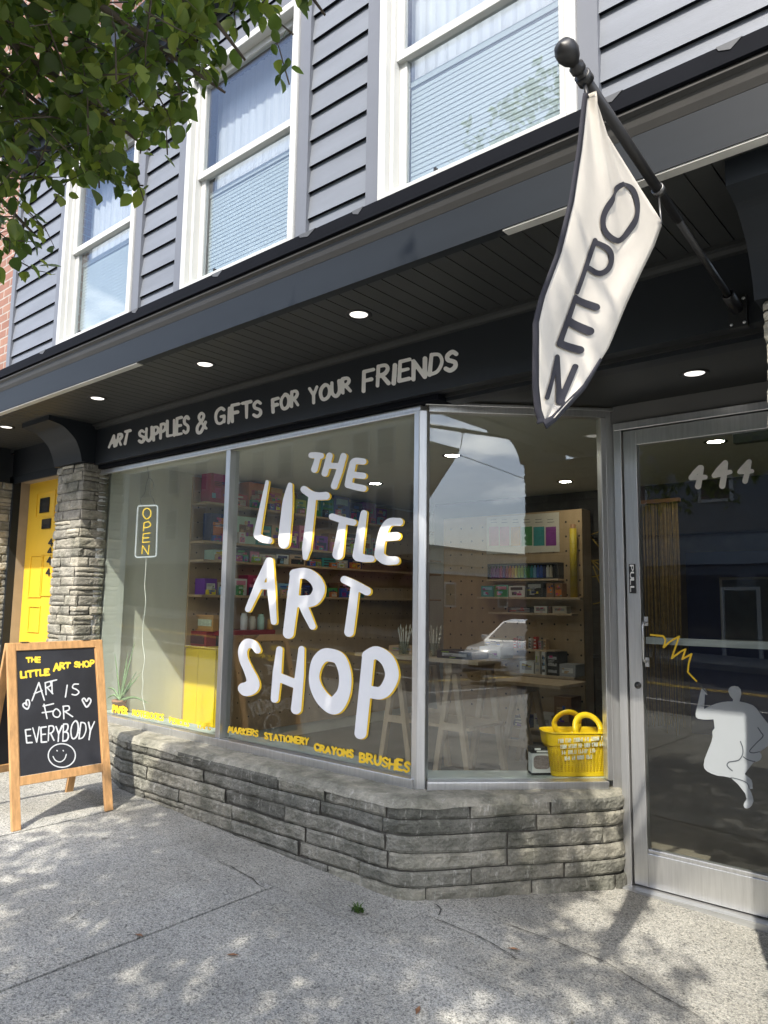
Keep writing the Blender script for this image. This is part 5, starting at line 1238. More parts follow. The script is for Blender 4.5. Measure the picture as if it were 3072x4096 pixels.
# ---- free-standing pegboard facing the street with art supplies
cf = crop(1900, 2000, .3496); c5 = crop(1650, 1550, .7686); YPG = 7.0
pr = onY(cf(1220, 100), YPG); X1 = pr[0]; ZT = pr[2]; X0_ = -5.05
PG2 = thing('pegboard_panel', 'tall free-standing plywood pegboard facing the street, holding paint and paper', 'pegboard', ((X0_ + X1) / 2, YPG, -1.42))
m = MB(); m.box((X0_, YPG, -1.39), (X1, YPG + .022, ZT)); holes(m, lambda u, v: (u, YPG - .0008, v), np.arange(X0_ + .1, X1, .145), np.arange(-1.25, ZT, .15), .011, 1); m.build('panel', [PLY, HOLE], PG2)
m = MB(); m.box((X1 - .045, YPG + .0225, -1.419), (X1, YPG + .20, ZT)); m.box((X0_, YPG + .0225, -1.419), (X0_ + .045, YPG + .20, ZT)); m.build('side_rail', PINE, PG2)
pz = lambda x, y: onY(cf(x, y), YPG - .10)
SHZ = []
for (ly, xa, xb, dp) in ((905, 150, 970, .14), (1112, 60, 1240, .17), (1290, 180, 1130, .15)):
    z = pz(600, ly)[2]; a, b = pz(xa, ly)[0], pz(xb, ly)[0]; SHZ.append(z)
    m = MB(); m.box((a, YPG - dp, z - .02), (b, YPG - .0009, z)); m.build('shelf', PINE, PG2, .002)
p5 = lambda x, y: onY(c5(x, y), YPG - .12)
z4 = p5(700, 1365)[2]; m = MB(); m.box((p5(400, 1365)[0], YPG - .2, z4 - .02), (p5(760, 1365)[0], YPG - .0009, z4)); m.build('shelf', PINE, PG2, .002)
z5 = p5(700, 1490)[2]; m = MB(); m.box((p5(520, 1490)[0], YPG - .28, z5 - .022), (p5(880, 1490)[0], YPG - .0009, z5)); m.build('shelf', PINE, PG2, .002)
z6 = p5(700, 1770)[2]; m = MB(); m.box((p5(520, 1770)[0], YPG - .28, z6 - .022), (p5(880, 1770)[0], YPG - .0009, z6)); m.build('shelf', PINE, PG2, .002)
# colour chart
a, b = onY(cf(130, 200), YPG - .012), onY(cf(965, 590), YPG - .012)
CC = thing('colour_chart', 'white chart of large painted colour swatches pinned to the free-standing pegboard', 'poster', ((a[0] + b[0]) / 2, YPG - .01, b[2]))
m = MB(); m.box((a[0], YPG - .010, b[2]), (b[0], YPG - .004, a[2])); m.build('sheet', PAPER, CC)
for (x0, x1, cn_) in ((160, 270, 'pink'), (285, 390, 'pink'), (412, 520, 'amber'), (530, 655, 'green'), (668, 795, 'teal'), (808, 930, 'purple')):
    u, v = onY(cf(x0, 310), YPG - .012), onY(cf(x1, 520), YPG - .012); m = MB(); m.box((u[0], YPG - .0125, v[2]), (v[0], YPG - .0105, u[2]))
    k = m.build('swatch', mat('swatch_' + cn_, tuple(min(1, c * 1.15 + .02) for c in COLS[cn_]), .6, var=.2, vs=10), CC)
    m = MB(); m.box((u[0] + .02, YPG - .0112, u[2] + .045), (v[0] - .02, YPG - .0105, u[2] + .052)); m.box((u[0] + .02, YPG - .0112, u[2] + .075), (v[0] - .03, YPG - .0105, u[2] + .081)); m.build('caption', mat('caption_grey', (.2, .2, .2), .8), CC)
# rack of paint bottles
a, b = pz(160, 735), pz(968, 895)
RK = thing('paint_rack', 'black tray holding a rainbow row of paint bottles on the pegboard shelf', 'rack', ((a[0] + b[0]) / 2, YPG - .07, SHZ[0]))
m = MB(); zs_ = SHZ[0] + .001; m.box((a[0], YPG - .13, zs_), (b[0], YPG - .005, zs_ + .012)); m.box((a[0], YPG - .013, zs_ + .0125), (b[0], YPG - .005, a[2])); m.box((a[0], YPG - .13, zs_ + .0125), (a[0] + .012, YPG - .0135, a[2])); m.box((b[0] - .012, YPG - .13, zs_ + .0125), (b[0], YPG - .0135, a[2])); m.box((a[0] + .0125, YPG - .13, a[2] - .012), (b[0] - .0125, YPG - .0135, a[2])); m.build('tray', BLACK, RK)
seq = ['purple', 'purple', 'purple', 'magenta', 'violet', 'crimson', 'orange', 'amber', 'yellow', 'lime', 'lime', 'green', 'green', 'teal', 'sky blue', 'blue', 'blue', 'navy', 'white', 'cream', 'black', 'black']
cnt = {}
for i, cn_ in enumerate(seq):
    x = a[0] + .03 + (b[0] - a[0] - .06) * i / (len(seq) - 1); m = MB(); h = (a[2] - zs_) * .78
    m.lathe((x, YPG - .08, zs_ + .013), [(.0001, 0), (.017, 0), (.018, .004), (.018, h * .78), (.010, h * .86), (.010, h), (.0001, h)], 12)
    o = m.build('paint_bottle', CM(cn_)); n_ = seq.count(cn_)
    tag(o, ('%s paint bottle in the black tray on the pegboard' % cn_) if n_ == 1 else ('one of the matching %s paint bottles in the black tray' % cn_), 'bottle', 'paint bottles in the black tray' if n_ == 1 else '%s paint bottles in the black tray' % cn_)
# yellow roll standing on the second shelf
a, b = pz(1075, 330), pz(1165, 1108); r_ = (b[0] - a[0]) / 2
RL = thing('paper_roll', 'tall yellow roll of paper standing upright at the edge of the pegboard', 'paper roll', ((a[0] + b[0]) / 2, YPG - .085, SHZ[1]))
m = MB(); m.lathe(((a[0] + b[0]) / 2, YPG - .085, SHZ[1] + .001), [(.0001, 0), (r_, 0), (r_, a[2] - SHZ[1]), (r_ * .72, a[2] - SHZ[1])], 20); m.build('roll', mat('yellow_paper_roll', (.42, .31, .01), .55), RL)
m = MB(); m.lathe(((a[0] + b[0]) / 2, YPG - .085, a[2]), [(r_ * .72, -.06), (r_ * .72, .045), (r_ * .6, .045), (r_ * .6, -.06)], 20); m.build('core', CM('brown'), RL)
def onshelf(z, xa, xb, ytop, f, nm, cat, colr, det, k, lab, d=.10, yc=None):
    p0, p1 = f(xa, ytop), f(xb, ytop); pack(nm, lab, cat, ((p0[0] + p1[0]) / 2, (yc or YPG - .09), z + .001), (p1[0] - p0[0] - .006, d, max(.02, p0[2] - z)), colr, 'y', det, k)
onshelf(SHZ[1], 90, 235, 985, pz, 'tin', 'tin', 'teal', 'sky blue', 0, 'teal tin at the far end of the pegboard shelf from the yellow roll')
onshelf(SHZ[1], 240, 405, 975, pz, 'ink_box', 'box', 'green', 'pink', 0, 'dark green ink box with pink print between the teal tin and a white carton')
onshelf(SHZ[1], 405, 590, 985, pz, 'carton', 'box', 'white', 'black', 0, 'white carton with a row of black dots beside the black box on the shelf')
onshelf(SHZ[1], 605, 800, 945, pz, 'marker_case', 'box', 'black', 'grey', 0, 'black marker case with a grey label strip under the paint rack')
onshelf(SHZ[1], 835, 920, 955, pz, 'paint_box', 'box', 'brown', 'orange', 2, 'brown and orange paint box beside the black marker case')
onshelf(SHZ[1], 930, 1020, 955, pz, 'paint_box', 'box', 'brown', 'orange', 1, 'brown and orange paint box nearest the yellow paper roll')
onshelf(SHZ[2], 395, 685, 1222, pz, 'brush_case', 'case', 'black', 'grey', 3, 'long flat black brush case on the narrow third shelf')
onshelf(SHZ[2], 695, 850, 1215, pz, 'card_packet', 'packet', 'white', 'grey', 2, 'white card packet next to the long black brush case')
onshelf(SHZ[2], 860, 890, 1222, pz, 'ink_bottle', 'bottle', 'brown', 'black', 3, 'slim brown ink bottle squeezed between two white packets')
onshelf(SHZ[2], 905, 1070, 1215, pz, 'card_packet', 'packet', 'cream', 'grey', 2, 'cream card packet at the end of the narrow third shelf')
for i in range(8):
    x = 500 + i * 26; q0, q1 = p5(x, 1300), p5(x + 22, 1300)
    pack('pen_pot', 'one of the small mixed pen pots in a row on the pine shelf', 'pot', ((q0[0] + q1[0]) / 2, YPG - .11, z4 + .001), (.03, .06, .085 + .02 * (i % 3)), ('white', 'scarlet', 'grey', 'kraft')[i % 4], 'y', ('black', 'white', 'crimson', 'brown')[i % 4], 3, 'pen pots on the pine shelf')
onshelf(z5, 590, 665, 1420, p5, 'boxed_paper', 'box', 'white', 'grey', 2, 'squat white paper box lying on the deep lower shelf', .2, YPG - .15)
onshelf(z5, 668, 695, 1370, p5, 'ring_binder', 'binder', 'cream', 'grey', 3, 'cream binder standing beside the squat white paper box', .2, YPG - .15)
onshelf(z5, 703, 724, 1375, p5, 'ring_binder', 'binder', 'white', 'black', 3, 'narrow white binder standing against the black binder', .2, YPG - .15)
onshelf(z5, 728, 790, 1372, p5, 'ring_binder', 'binder', 'black', 'grey', 3, 'wide black binder standing on the deep lower shelf', .2, YPG - .15)
onshelf(z5, 795, 880, 1435, p5, 'sketch_pad', 'pad', 'grey', 'white', 2, 'grey sketch pad lying at the end of the deep lower shelf', .2, YPG - .15)
onshelf(z6, 560, 650, 1700, p5, 'storage_box', 'box', 'navy', 'white', 3, 'navy storage box on the lowest shelf beside a white box', .22, YPG - .15)
onshelf(z6, 665, 760, 1690, p5, 'storage_box', 'box', 'white', 'grey', 2, 'white storage box on the lowest pegboard shelf', .22, YPG - .15)
onshelf(z6, 770, 860, 1600, p5, 'storage_box', 'box', 'brown', 'kraft', 2, 'tall brown storage box on the lowest pegboard shelf', .22, YPG - .15)
SD = thing('side_table', 'small pine table on splayed legs in front of the free-standing pegboard', 'table', (-3.2, 6.0, -1.42))
m = MB(); m.box((-3.62, 5.75, -.70), (-2.95, 6.25, -.672)); m.build('tabletop', PINE, SD, .002); trestle(SD, -3.42, 5.80, 6.2, -.787, .16)
# string garland in the dark corner and a stool
GA = thing('string_garland', 'yellow cord garland looped in swags beside the pegboard', 'garland', (-2.8, 7.4, .5))
yg = mat('yellow_cord', (.42, .28, .05), .8)
for pts in (((1305, 400), (1400, 370), (1480, 320), (1540, 240)), ((1315, 410), (1390, 500), (1460, 570), (1545, 620)), ((1320, 690), (1400, 690), (1480, 660), (1545, 620)), ((1320, 680), (1390, 720), (1460, 760), (1545, 800)), ((1330, 690), (1420, 800), (1480, 860), (1545, 910)), ((1320, 880), (1400, 870), (1480, 820), (1545, 785)), ((1350, 760), (1420, 930), (1480, 1010), (1545, 1070)), ((1350, 1190), (1430, 1170), (1500, 1120), (1545, 1075))):
    m = MB(); m.tube(smooth([onY(cf(*p), 7.25) for p in pts], 5), .006, 6); m.build('cord', yg, GA)
ST = thing('metal_stool', 'thin grey metal stool in the dark corner by the pegboard', 'stool', (-2.75, 6.6, -1.42))
for (a, b) in ((-.14, -.14), (.14, -.14), (.14, .14), (-.14, .14)):
    m = MB(); m.tube([(-2.72 + a, 6.5 + b, -1.419), (-2.72 + a * .8, 6.5 + b * .8, -.82)], .010, 6); m.build('leg', ALU, ST)
m = MB(); m.box((-2.86, 6.36, -.819), (-2.58, 6.64, -.795)); m.build('seat', ALU, ST)
# bamboo strip curtain behind the door
dc = crop(2540, 1900, .339)
BC = thing('strip_curtain', 'hanging curtain of thin bamboo strips behind the glass door', 'curtain', (-2.1, 6.0, .85))
a, b = onY(dc(95, 345), 6.0), onY(dc(500, 345), 6.0); rs2 = random.Random(3)
m = MB(); m.box((a[0] - .02, 5.98, a[2]), (b[0] + .02, 6.02, a[2] + .03)); m.build('rail', CM('brown'), BC)
m = MB()
for k in range(46):
    x = a[0] + (b[0] - a[0]) * k / 45 + rs2.uniform(-.004, .004); y = 6.0 + rs2.uniform(-.012, .012)
    m.tube([(x, y, a[2] - .002), (x + rs2.uniform(-.006, .006), y, a[2] - .5), (x + rs2.uniform(-.012, .012), y, -.9 + rs2.uniform(-.1, .1))], .0030, 5)
m.build('strips', mat('bamboo', (.34, .23, .08), .6, var=.35, vs=25), BC)
# shelf unit seen through the door
SU = thing('dark_shelf_unit', 'dark blue shelving unit with a framed mirror deep inside behind the glass door', 'shelves', (-1.6, 8.5, -1.42))
m = MB(); m.box((-2.9, 8.8, -1.419), (-1.2, 9.2, .62)); m.build('unit', CM('navy'), SU)
m = MB(); m.box((-2.5, 8.78, -.35), (-2.02, 8.799, .30)); m.build('mirror', mat('dark_mirror', (.06, .07, .08), .15), SU)
m = MB(); m.box((-2.53, 8.77, -.38), (-1.99, 8.779, -.352)); m.box((-2.53, 8.77, .302), (-1.99, 8.779, .33)); m.box((-2.53, 8.77, -.351), (-2.502, 8.779, .301)); m.box((-2.018, 8.77, -.351), (-1.99, 8.779, .301)); m.build('frame', CM('grey'), SU)

# ---- yellow basket and the small box on the ledge of the angled window
cbk = crop(2150, 2780, .211)
ZL_ = -.929
e0, e1 = onZ(cbk(320, 1545), ZL_), onZ(cbk(1310, 1545), ZL_)
bc = (e0 + e1) / 2; bc2 = np.array([bc[0] + nx_[0] * -.06, bc[1] + nx_[1] * -.06])
BS = thing('yellow_basket', 'bright yellow perforated plastic basket bag with round handles on the window ledge', 'basket', (bc2[0], bc2[1], ZL_))
fwd_ = np.array([dx[0], dx[1]]); out_ = np.array([nx_[0], nx_[1]])
wB, dB, HB = np.linalg.norm(e1 - e0) / 2 * 1.06, .066, .235
def bpt(ang, t, scale=1.0):
    scale = scale * (1.05 if t > .70 else 1.0)
    w = (wB * (1 - t) + wB * 1.20 * t) * scale; d = (dB + .028 * t) * scale
    ca, sa_ = math.cos(ang), math.sin(ang); p = 4.5
    r = (abs(ca) ** p + abs(sa_) ** p) ** (-1 / p)
    q = bc2 + fwd_ * (w * r * ca) + out_ * (d * r * sa_)
    return np.array([q[0], q[1], ZL_ + HB * t])
m = MB(); nA = 120; nT = 44; vs, fs = [], []
for j in range(nT + 1):
    for i in range(nA): vs.append(bpt(2 * PI * i / nA, j / nT))
for j in range(nT):
    for i in range(nA):
        hole = (4 < j < 31) and (j % 2 == 1) and (i % 2 == 1)
        if hole: continue
        i2 = (i + 1) % nA; fs.append((j * nA + i, j * nA + i2, (j + 1) * nA + i2, (j + 1) * nA + i))
fs.append(tuple(range(nA)))
m.add(vs, fs, 0, True); bo = m.build('body', YBASK, BS); s_ = bo.modifiers.new('t', 'SOLIDIFY'); s_.thickness = .004
m = MB(); m.tube([bpt(2 * PI * i / 60, 1.0) for i in range(61)], .005, 6); m.build('rim', YBASK, BS)
for sgn_ in (1, -1):
    m = MB(); vs, fs = [], []; n = 40
    cxy = bc2 + out_ * sgn_ * (dB + .026) + fwd_ * (.030 * sgn_ + .006); cz = ZL_ + HB * 1.03
    for i in range(n + 1):
        t = 2 * PI * i / n
        for (ro, oo) in ((.080, -.004), (.080, .004), (.052, .004), (.052, -.004)):
            q = cxy + fwd_ * (ro * 1.08 * math.cos(t)) + out_ * (oo + sgn_ * -.035 * max(0, math.sin(t)) * ro / .06)
            vs.append((q[0], q[1], cz + ro * 1.05 * math.sin(t) + .016))
    for i in range(n):
        for k in range(4): fs.append((4 * i + k, 4 * i + (k + 1) % 4, 4 * i + 4 + (k + 1) % 4, 4 * i + 4 + k))
    m.add(vs, fs, 0, True); m.build('handle', YBASK, BS)
m = MB()
fr0 = lambda x, y: onP(cbk(x, y), np.array([bc2[0] + out_[0] * (dB + .024), bc2[1] + out_[1] * (dB + .024), ZL_ + HB * .5]), np.array([out_[0], out_[1], -.14]))
rs3 = random.Random(8)
for (y0, x0, x1, h) in ((870, 400, 1290, 85), (980, 440, 1330, 85), (1090, 470, 1120, 80), (1200, 520, 1080, 80)):
    x = x0
    while x < x1 - 30:
        n_ = rs3.randint(2, 5)
        for _ in range(n_):
            if x > x1 - 20: break
            w = rs3.choice((26, 34, 40)); yy = y0 - (x - x0) * .07; ss = []
            ss.append([(x, yy + h * .5, 6), (x + rs3.uniform(-4, 4), yy - h * .4, 6)]); ss.append([(x, yy + rs3.choice((-.35, .05, .45)) * h, 6), (x + w * .6, yy + rs3.choice((-.35, .05, .45)) * h, 6)])
            if rs3.random() < .6: ss.append([(x + w * .62, yy - h * .38, 6), (x + w * .6, yy + h * .45, 6)])
            ink(m, [[(*cbk(q[0], q[1]), q[2] * .211) for q in s__] for s__ in ss], lambda p: fr0((p[0] - 2150) / .211, (p[1] - 2780) / .211), 1.3)
            x += w * .6 + 18
        x += 34
m.build('lettering', mat('white_basket_print', (.82, .80, .66), .6), BS)
f5b = crop(1700, 2450, .5184)
k0 = onZ(f5b(828, 1258), ZL_); k1 = onZ(f5b(985, 1258), ZL_)
kc = (k0 + k1) / 2; kw = np.linalg.norm((k1 - k0)[:2]) / 2; kc2 = np.array([kc[0], kc[1]]) - out_ * .045
KB = thing('printed_box', 'small black and white printed box standing against the yellow basket', 'box', (kc2[0], kc2[1], ZL_))
def kb(m, s0, s1, z0, z1, o0, o1, mi=0):
    P_ = [kc2 + fwd_ * a + out_ * b for a, b in ((s0, o0), (s1, o0), (s1, o1), (s0, o1))]
    m.hexa([(*q, ZL_ + z0) for q in P_] + [(*q, ZL_ + z1) for q in P_], mi)
hk = .148
m = MB(); kb(m, -kw, kw, .001, hk, -.035, .035); m.build('carton', WHITEP, KB, .002)
m = MB(); kb(m, -kw - .001, kw + .001, hk * .78, hk + .001, -.036, .036); kb(m, -kw - .001, kw + .001, .0, .012, -.036, .036); m.build('black_band', BLACK, KB)
m = MB(); kb(m, -kw * .7, -kw * .1, hk * .9, hk * .97, .0362, .0368); kb(m, -kw * .5, kw * .8, hk * .82, hk * .88, .0362, .0368); m.build('band_print', WHITEP, KB)
m = MB(); P_ = []
for t in np.linspace(0, 2 * PI, 28, endpoint=False):
    r = (abs(math.cos(t)) ** 4 + abs(math.sin(t)) ** 4) ** (-.25); q = kc2 + fwd_ * (kw * .82 * r * math.cos(t)) + out_ * .0358; P_.append((q[0], q[1], ZL_ + hk * .46 + hk * .25 * r * math.sin(t)))
m.add(P_, [tuple(range(28))]); m.build('grille_print', mat('taupe_print', (.25, .2, .18), .6, var=.5, vs=120), KB)
#MARK2

# ================================================================== STREET TREE
TRX, TRY = -.9, -1.75
TT = thing('street_tree', 'leafy broad green street tree overhanging the pavement and shop front', 'tree', (TRX, TRY, gz(TRX, TRY)))
rt_ = random.Random(21); nr = np.random.RandomState(21)
tips = []; tb = MB(); twb = MB()
def limb(pts, r0, r1, n=10):
    P_ = smooth(pts, 6); m_ = len(P_); tb.tube(P_, [r0 + (r1 - r0) * i / (m_ - 1) for i in range(m_)], n); return P_
base = np.array([TRX, TRY, gz(TRX, TRY) - .1])
limb([base, base + [.02, .02, .9], base + [-.03, .06, 1.9], base + [-.06, .10, 2.55]], .15, .11, 14)
fk = base + np.array([-.06, .10, 2.55])
HUBS = [rng((60, 330), 2.9), rng((470, 120), 2.9), rng((700, 260), 2.9), rng((330, 560), 3.1), rng((-300, 600), 3.0), rng((150, 950), 3.3), rng((980, 240), 2.75), rng((420, 720), 3.2), rng((60, 640), 3.0), rng((1150, -60), 2.9), rng((900, 370), 2.8), rng((600, 600), 3.0), rng((1300, 60), 2.9),
        np.array([-2.2, -.9, 2.6]), np.array([-2.6, -.5, 2.0]), np.array([-1.2, -2.6, 3.0]), np.array([.4, -2.0, 2.8]), np.array([.9, -1.2, 2.7]), np.array([-.6, -.8, 3.4]), np.array([-1.7, -1.7, 3.6]), np.array([.2, -.6, 3.1]), np.array([-1.4, -.2, 3.0]), np.array([1.5, -1.9, 2.5])]
limbs = []
M1 = fk + np.array([-.9, .5, .55]); M2 = fk + np.array([-.3, .55, .95]); M3 = fk + np.array([.75, .25, .75]); M4 = fk + np.array([-.35, -.5, .8])
for mp_ in (M1, M2, M3, M4): limb([fk, (fk + mp_) / 2 + [0, 0, .05], mp_], .085, .055)
for h in HUBS:
    mp_ = min((M1, M2, M3, M4), key=lambda q: np.linalg.norm(q - h))
    mid = (mp_ + h) / 2 + np.array([0, 0, .12]) + nr.uniform(-.08, .08, 3)
    limbs.append(limb([mp_, mid, h], .036, .004, 8))
tb.build('trunk', BARK, TT)
# the crown: twigs thrown about the limbs, each carrying a spray of leaves
def in_poly(p, poly):
    c = False; n = len(poly)
    for i in range(n):
        a, b = poly[i], poly[(i + 1) % n]
        if (a[1] > p[1]) != (b[1] > p[1]) and p[0] < (b[0] - a[0]) * (p[1] - a[1]) / (b[1] - a[1]) + a[0]: c = not c
    return c
HABIT = [(-900, -900), (1500, -900), (1360, 60), (1290, 150), (1200, 60), (1080, 110), (1000, 230), (940, 350), (880, 380), (770, 430), (745, 560), (640, 560), (560, 620), (500, 700), (400, 745), (300, 730), (240, 660), (190, 560), (130, 500), (90, 600), (60, 720), (20, 800), (30, 860), (200, 900), (235, 960), (190, 1010), (240, 1090), (170, 1200), (90, 1130), (-40, 1170), (-900, 1600)]
ELL = [(np.array([-1.25, -1.35, 3.1]), np.array([2.0, 1.75, 1.35]), 2700), (np.array([-1.7, -.6, 3.65]), np.array([1.75, 1.3, .95]), 2000), (np.array([.75, -1.5, 2.75]), np.array([1.3, 1.3, 1.0]), 520), (np.array([-2.3, .1, 2.2]), np.array([1.0, 1.1, 1.1]), 230), (np.array([-2.45, .75, 1.75]), np.array([.75, .75, .95]), 260)]
TW = []
for c_, r_, n_ in ELL:
    k = 0
    while k < n_:
        d = nr.normal(size=3); d /= np.linalg.norm(d); p = c_ + d * r_ * (nr.uniform(.15, 1) ** .5); k += 1
        TW.append(p)
for L__ in limbs:
    for p in L__[4:]:
        for _ in range(4 if p[1] > .2 else 2): TW.append(np.array(p) + nr.normal(size=3) * .13)
for L__ in limbs[:13]:
    for p in L__[8:]:
        for _ in range(4): TW.append(np.array(p) + nr.normal(size=3) * np.array([.16, .16, .14]))
for _ in range(1150):                                                  # the part of the crown that shades the shop window and its base
    t_ = nr.uniform(2.5, 4.3); TW.append(np.array([nr.uniform(-4.5, -2.1), 3.15, nr.uniform(-1.4, .62)]) + t_ * np.array([.375, -1.0, 1.27]))
lv, lf = [], []; nl = 0
LS = [(0, 0, 0), (.30, .34, .05), (.62, .30, .04), (1.0, 0, -.10), (.62, -.30, .04), (.30, -.34, .05), (.30, 0, -.035), (.62, 0, -.05), (.10, .20, .03), (.10, -.20, .03), (.85, .13, -.02), (.85, -.13, -.02)]
LFc = [(0, 6, 1, 8), (0, 9, 5, 6), (6, 7, 2, 1), (6, 5, 4, 7), (7, 3, 10, 2), (7, 4, 11, 3)]
LSa = np.array(LS)
def leaf(p, d, size):
    global nl
    d = d / np.linalg.norm(d); s = np.cross(d, [0, 0, 1]); s /= np.linalg.norm(s) + 1e-6; n = np.cross(s, d)
    a = nr.uniform(-.9, .9); s2 = s * math.cos(a) + n * math.sin(a); n2 = np.cross(s2, d)
    o = len(lv); pts = p + size * (LSa[:, :1] * d + LSa[:, 1:2] * s2 * nr.uniform(.85, 1.1) + LSa[:, 2:] * n2 * nr.uniform(.3, 2.2))
    lv.extend(map(tuple, pts)); lf.extend([[i + o for i in f] for f in LFc]); nl += 1
def sunlit_gap(p):      # the pavement by the chalkboard and pillar lies open to the sun: no crown between them and the sun
    t = (p[2] + 1.33) / 1.27; gx, gy = p[0] - .375 * t, p[1] + t
    zh = p[2] - 1.27 * (2.4 - p[1])
    if (p[1] < .62 and zh > 1.36) or (p[1] < 1.15 and 1.36 < zh < 1.86): return True        # nor is the canopy front shaded
    if -1.75 < gx < -.75 and 3.25 < gy < 4.6 and nr.uniform() < .86: return True
    if -1.7 < gx < .2 and 1.2 < gy < 3.25 and nr.uniform() < .30: return True
    return gx < -4.55 - .10 * math.sin(gy * 5) and gy > .6
for p in TW:
    q = proj(p)
    if q is not None and -250 < q[0] < PW + 250 and -250 < q[1] < PH + 250:
        jit = nr.normal(size=2) * 14
        if not in_poly((q[0] + jit[0], q[1] + jit[1]), HABIT): continue
        if np.linalg.norm(p) < 1.9: continue
    if np.linalg.norm(p) < 1.2 or sunlit_gap(p): continue
    cdir = p - (M1 + M2 + M3 + M4) / 4; cdir /= np.linalg.norm(cdir) + 1e-6
    td = cdir * .6 + nr.normal(size=3) * .6 + np.array([0, 0, -.1]); td /= np.linalg.norm(td)
    L__ = nr.uniform(.10, .24); st_p = p - td * L__
    twb.tube([st_p, p - td * L__ * .4 + nr.normal(size=3) * .01, p], [.0032, .0022, .001], 4)
    for k in range(nr.randint(6, 11)):
        t = nr.uniform(.1, 1.05); b = st_p + td * L__ * t + nr.normal(size=3) * .016
        dd = td * .4 + nr.normal(size=3) * .7 + np.array([0, 0, -.55])
        leaf(b, dd, nr.uniform(.034, .070))
me = bpy.data.meshes.new('crown'); org_ = np.array(ORG[TT.name]); me.from_pydata([tuple(np.array(v) - org_) for v in lv], [], lf); me.materials.append(LEAF)
for p_ in me.polygons: p_.use_smooth = True
cro = bpy.data.objects.new('crown', me); col.objects.link(cro); cro.parent = TT
twb.build('twigs', BARK, TT)
print('leaves', nl)

# ================================================================== NEIGHBOUR, WEEDS, FALLEN LEAVES
NB = thing('brick_building', 'red brick upper front of the neighbouring building beside the charcoal siding', 'building', (-9, 2.6, -1.2))
m = MB(); m.box((-16, YU + .06, 1.62), (-6.14, 9, 7.2)); m.build('wall', BRICKR, NB)
m = MB(); m.box((-16, YU + .02, -1.3), (-8.61, 9, 1.615)); m.build('ground_floor', NAVY2, NB)
for x in (-9.4, -7.75):
    m = MB(); m.box((x, YU + .03, 3.0), (x + .95, YU + .08, 4.7)); wf = m.build('window', VINYL, NB); m = MB(); m.box((x + .06, YU + .024, 3.06), (x + .89, YU + .029, 4.64)); m.build('pane', mat('dark_pane', (.05, .06, .07), .1), wf)
    m = MB(); m.box((x - .06, YU, 2.90), (x + 1.01, YU + .1, 2.995)); m.build('sill', CONC2, NB)
wp = onG((1430, 3648)); W_ = MB(); rw = random.Random(2)
for k in range(38):
    a = rw.uniform(0, 2 * PI); l = rw.uniform(.02, .055); b = np.array([wp[0] + rw.uniform(-.03, .03), wp[1] + rw.uniform(-.015, .015), wp[2]]); e = b + np.array([math.cos(a) * l * .7, math.sin(a) * l * .7, l * .7]); s_ = np.array([-math.sin(a), math.cos(a), 0]) * .0045
    W_.add([b - s_ * .4, b + s_ * .4, (b + e) / 2 + s_ + [0, 0, .006], e, (b + e) / 2 - s_ + [0, 0, .006]], [(0, 1, 2, 3, 4)])
tag(W_.build('weed', mat('weed_green', (.06, .12, .02), .6, transl=.25)), 'small green weed growing from the pavement joint below the stone corner', 'weed')
LFB = mat('dry_leaf', (.20, .10, .05), .8, var=.3, vs=30)
for (px, py, nm) in ((556, 3745, 'dry brown leaf lying on the long dark pavement joint'), (930, 3824, 'dry curled leaf on the open paving between the joint and the kerb'), (2055, 3800, 'reddish dry leaf on the pavement in front of the stone base'), (1672, 4046, 'dry leaf lying nearest the camera at the bottom of the view'), (2840, 3605, 'tiny dark dry leaf in front of the glass door')):
    p = onG((px, py)); a = rw.uniform(0, PI); d = np.array([math.cos(a), math.sin(a), 0]); s_ = np.array([-d[1], d[0], 0]); l = .028 if py != 3605 else .012
    m = MB(); z_ = np.array([0, 0, .003]); m.add([p - d * l + z_, p - s_ * l * .35 + z_ * 2.5, p + z_, p + s_ * l * .35 + z_ * 2.5, p + d * l + z_ * 2], [(0, 1, 2), (0, 2, 3), (1, 4, 2), (2, 4, 3)])
    tag(m.build('fallen_leaf', LFB), nm, 'leaf')

# ================================================================== ACROSS THE STREET (seen in the glass)
SIDB = mat('beige_siding', (.46, .44, .37), .7, var=.08, vs=2, stretch=(.3, 1, 5)); WINDK = mat('street_window_glass', (.05, .055, .06), .08, spec=.8)
BEIG = mat('beige_parapet', (.60, .53, .41), .8, var=.12); BLUEG = mat('blue_grey_shopfront', (.15, .17, .20), .5); AWN = mat('red_awning_cloth', (.10, .022, .02), .8)
def far_building(name, label, x0, x1, z1, m_, wins, depth=9, y=-14.2, trim=VINYL, cornice=None, z0=-5):
    b = thing(name, label, 'building', ((x0 + x1) / 2, y, rz((x0 + x1) / 2)))
    q = MB(); q.box((x0, y - depth, z0), (x1, y, z1)); q.build('wall', m_, b)
    q = MB(); q.box((x0 - .1, y - depth, z1 + .001), (x1 + .1, y + .18, z1 + .28)); q.build('cornice', cornice or m_, b)
    for (wx, wz, ww, wh) in wins:
        q = MB(); q.box((wx - .09, y + .001, wz - .09), (wx + ww + .09, y + .06, wz + wh + .09)); w = q.build('window', trim, b)
        q = MB(); q.box((wx, y + .0605, wz), (wx + ww, y + .075, wz + wh * .485)); q.build('pane', WINDK, w); q = MB(); q.box((wx, y + .0605, wz + wh * .515), (wx + ww, y + .075, wz + wh)); q.build('pane', WINDK, w)
    return b
b1 = far_building('siding_house', 'tall pale beige clapboard building with two rows of white framed windows', -62, -12.6, 7.4, SIDB, [(x, z, .78, 1.3) for x in (-44, -41.5, -39, -36.5, -34, -31.5, -29.3, -27.2, -25.2, -23.4, -21.2, -19.2, -17.9, -16.3, -14.6) for z in (2.9, 5.15)], cornice=SIDB)
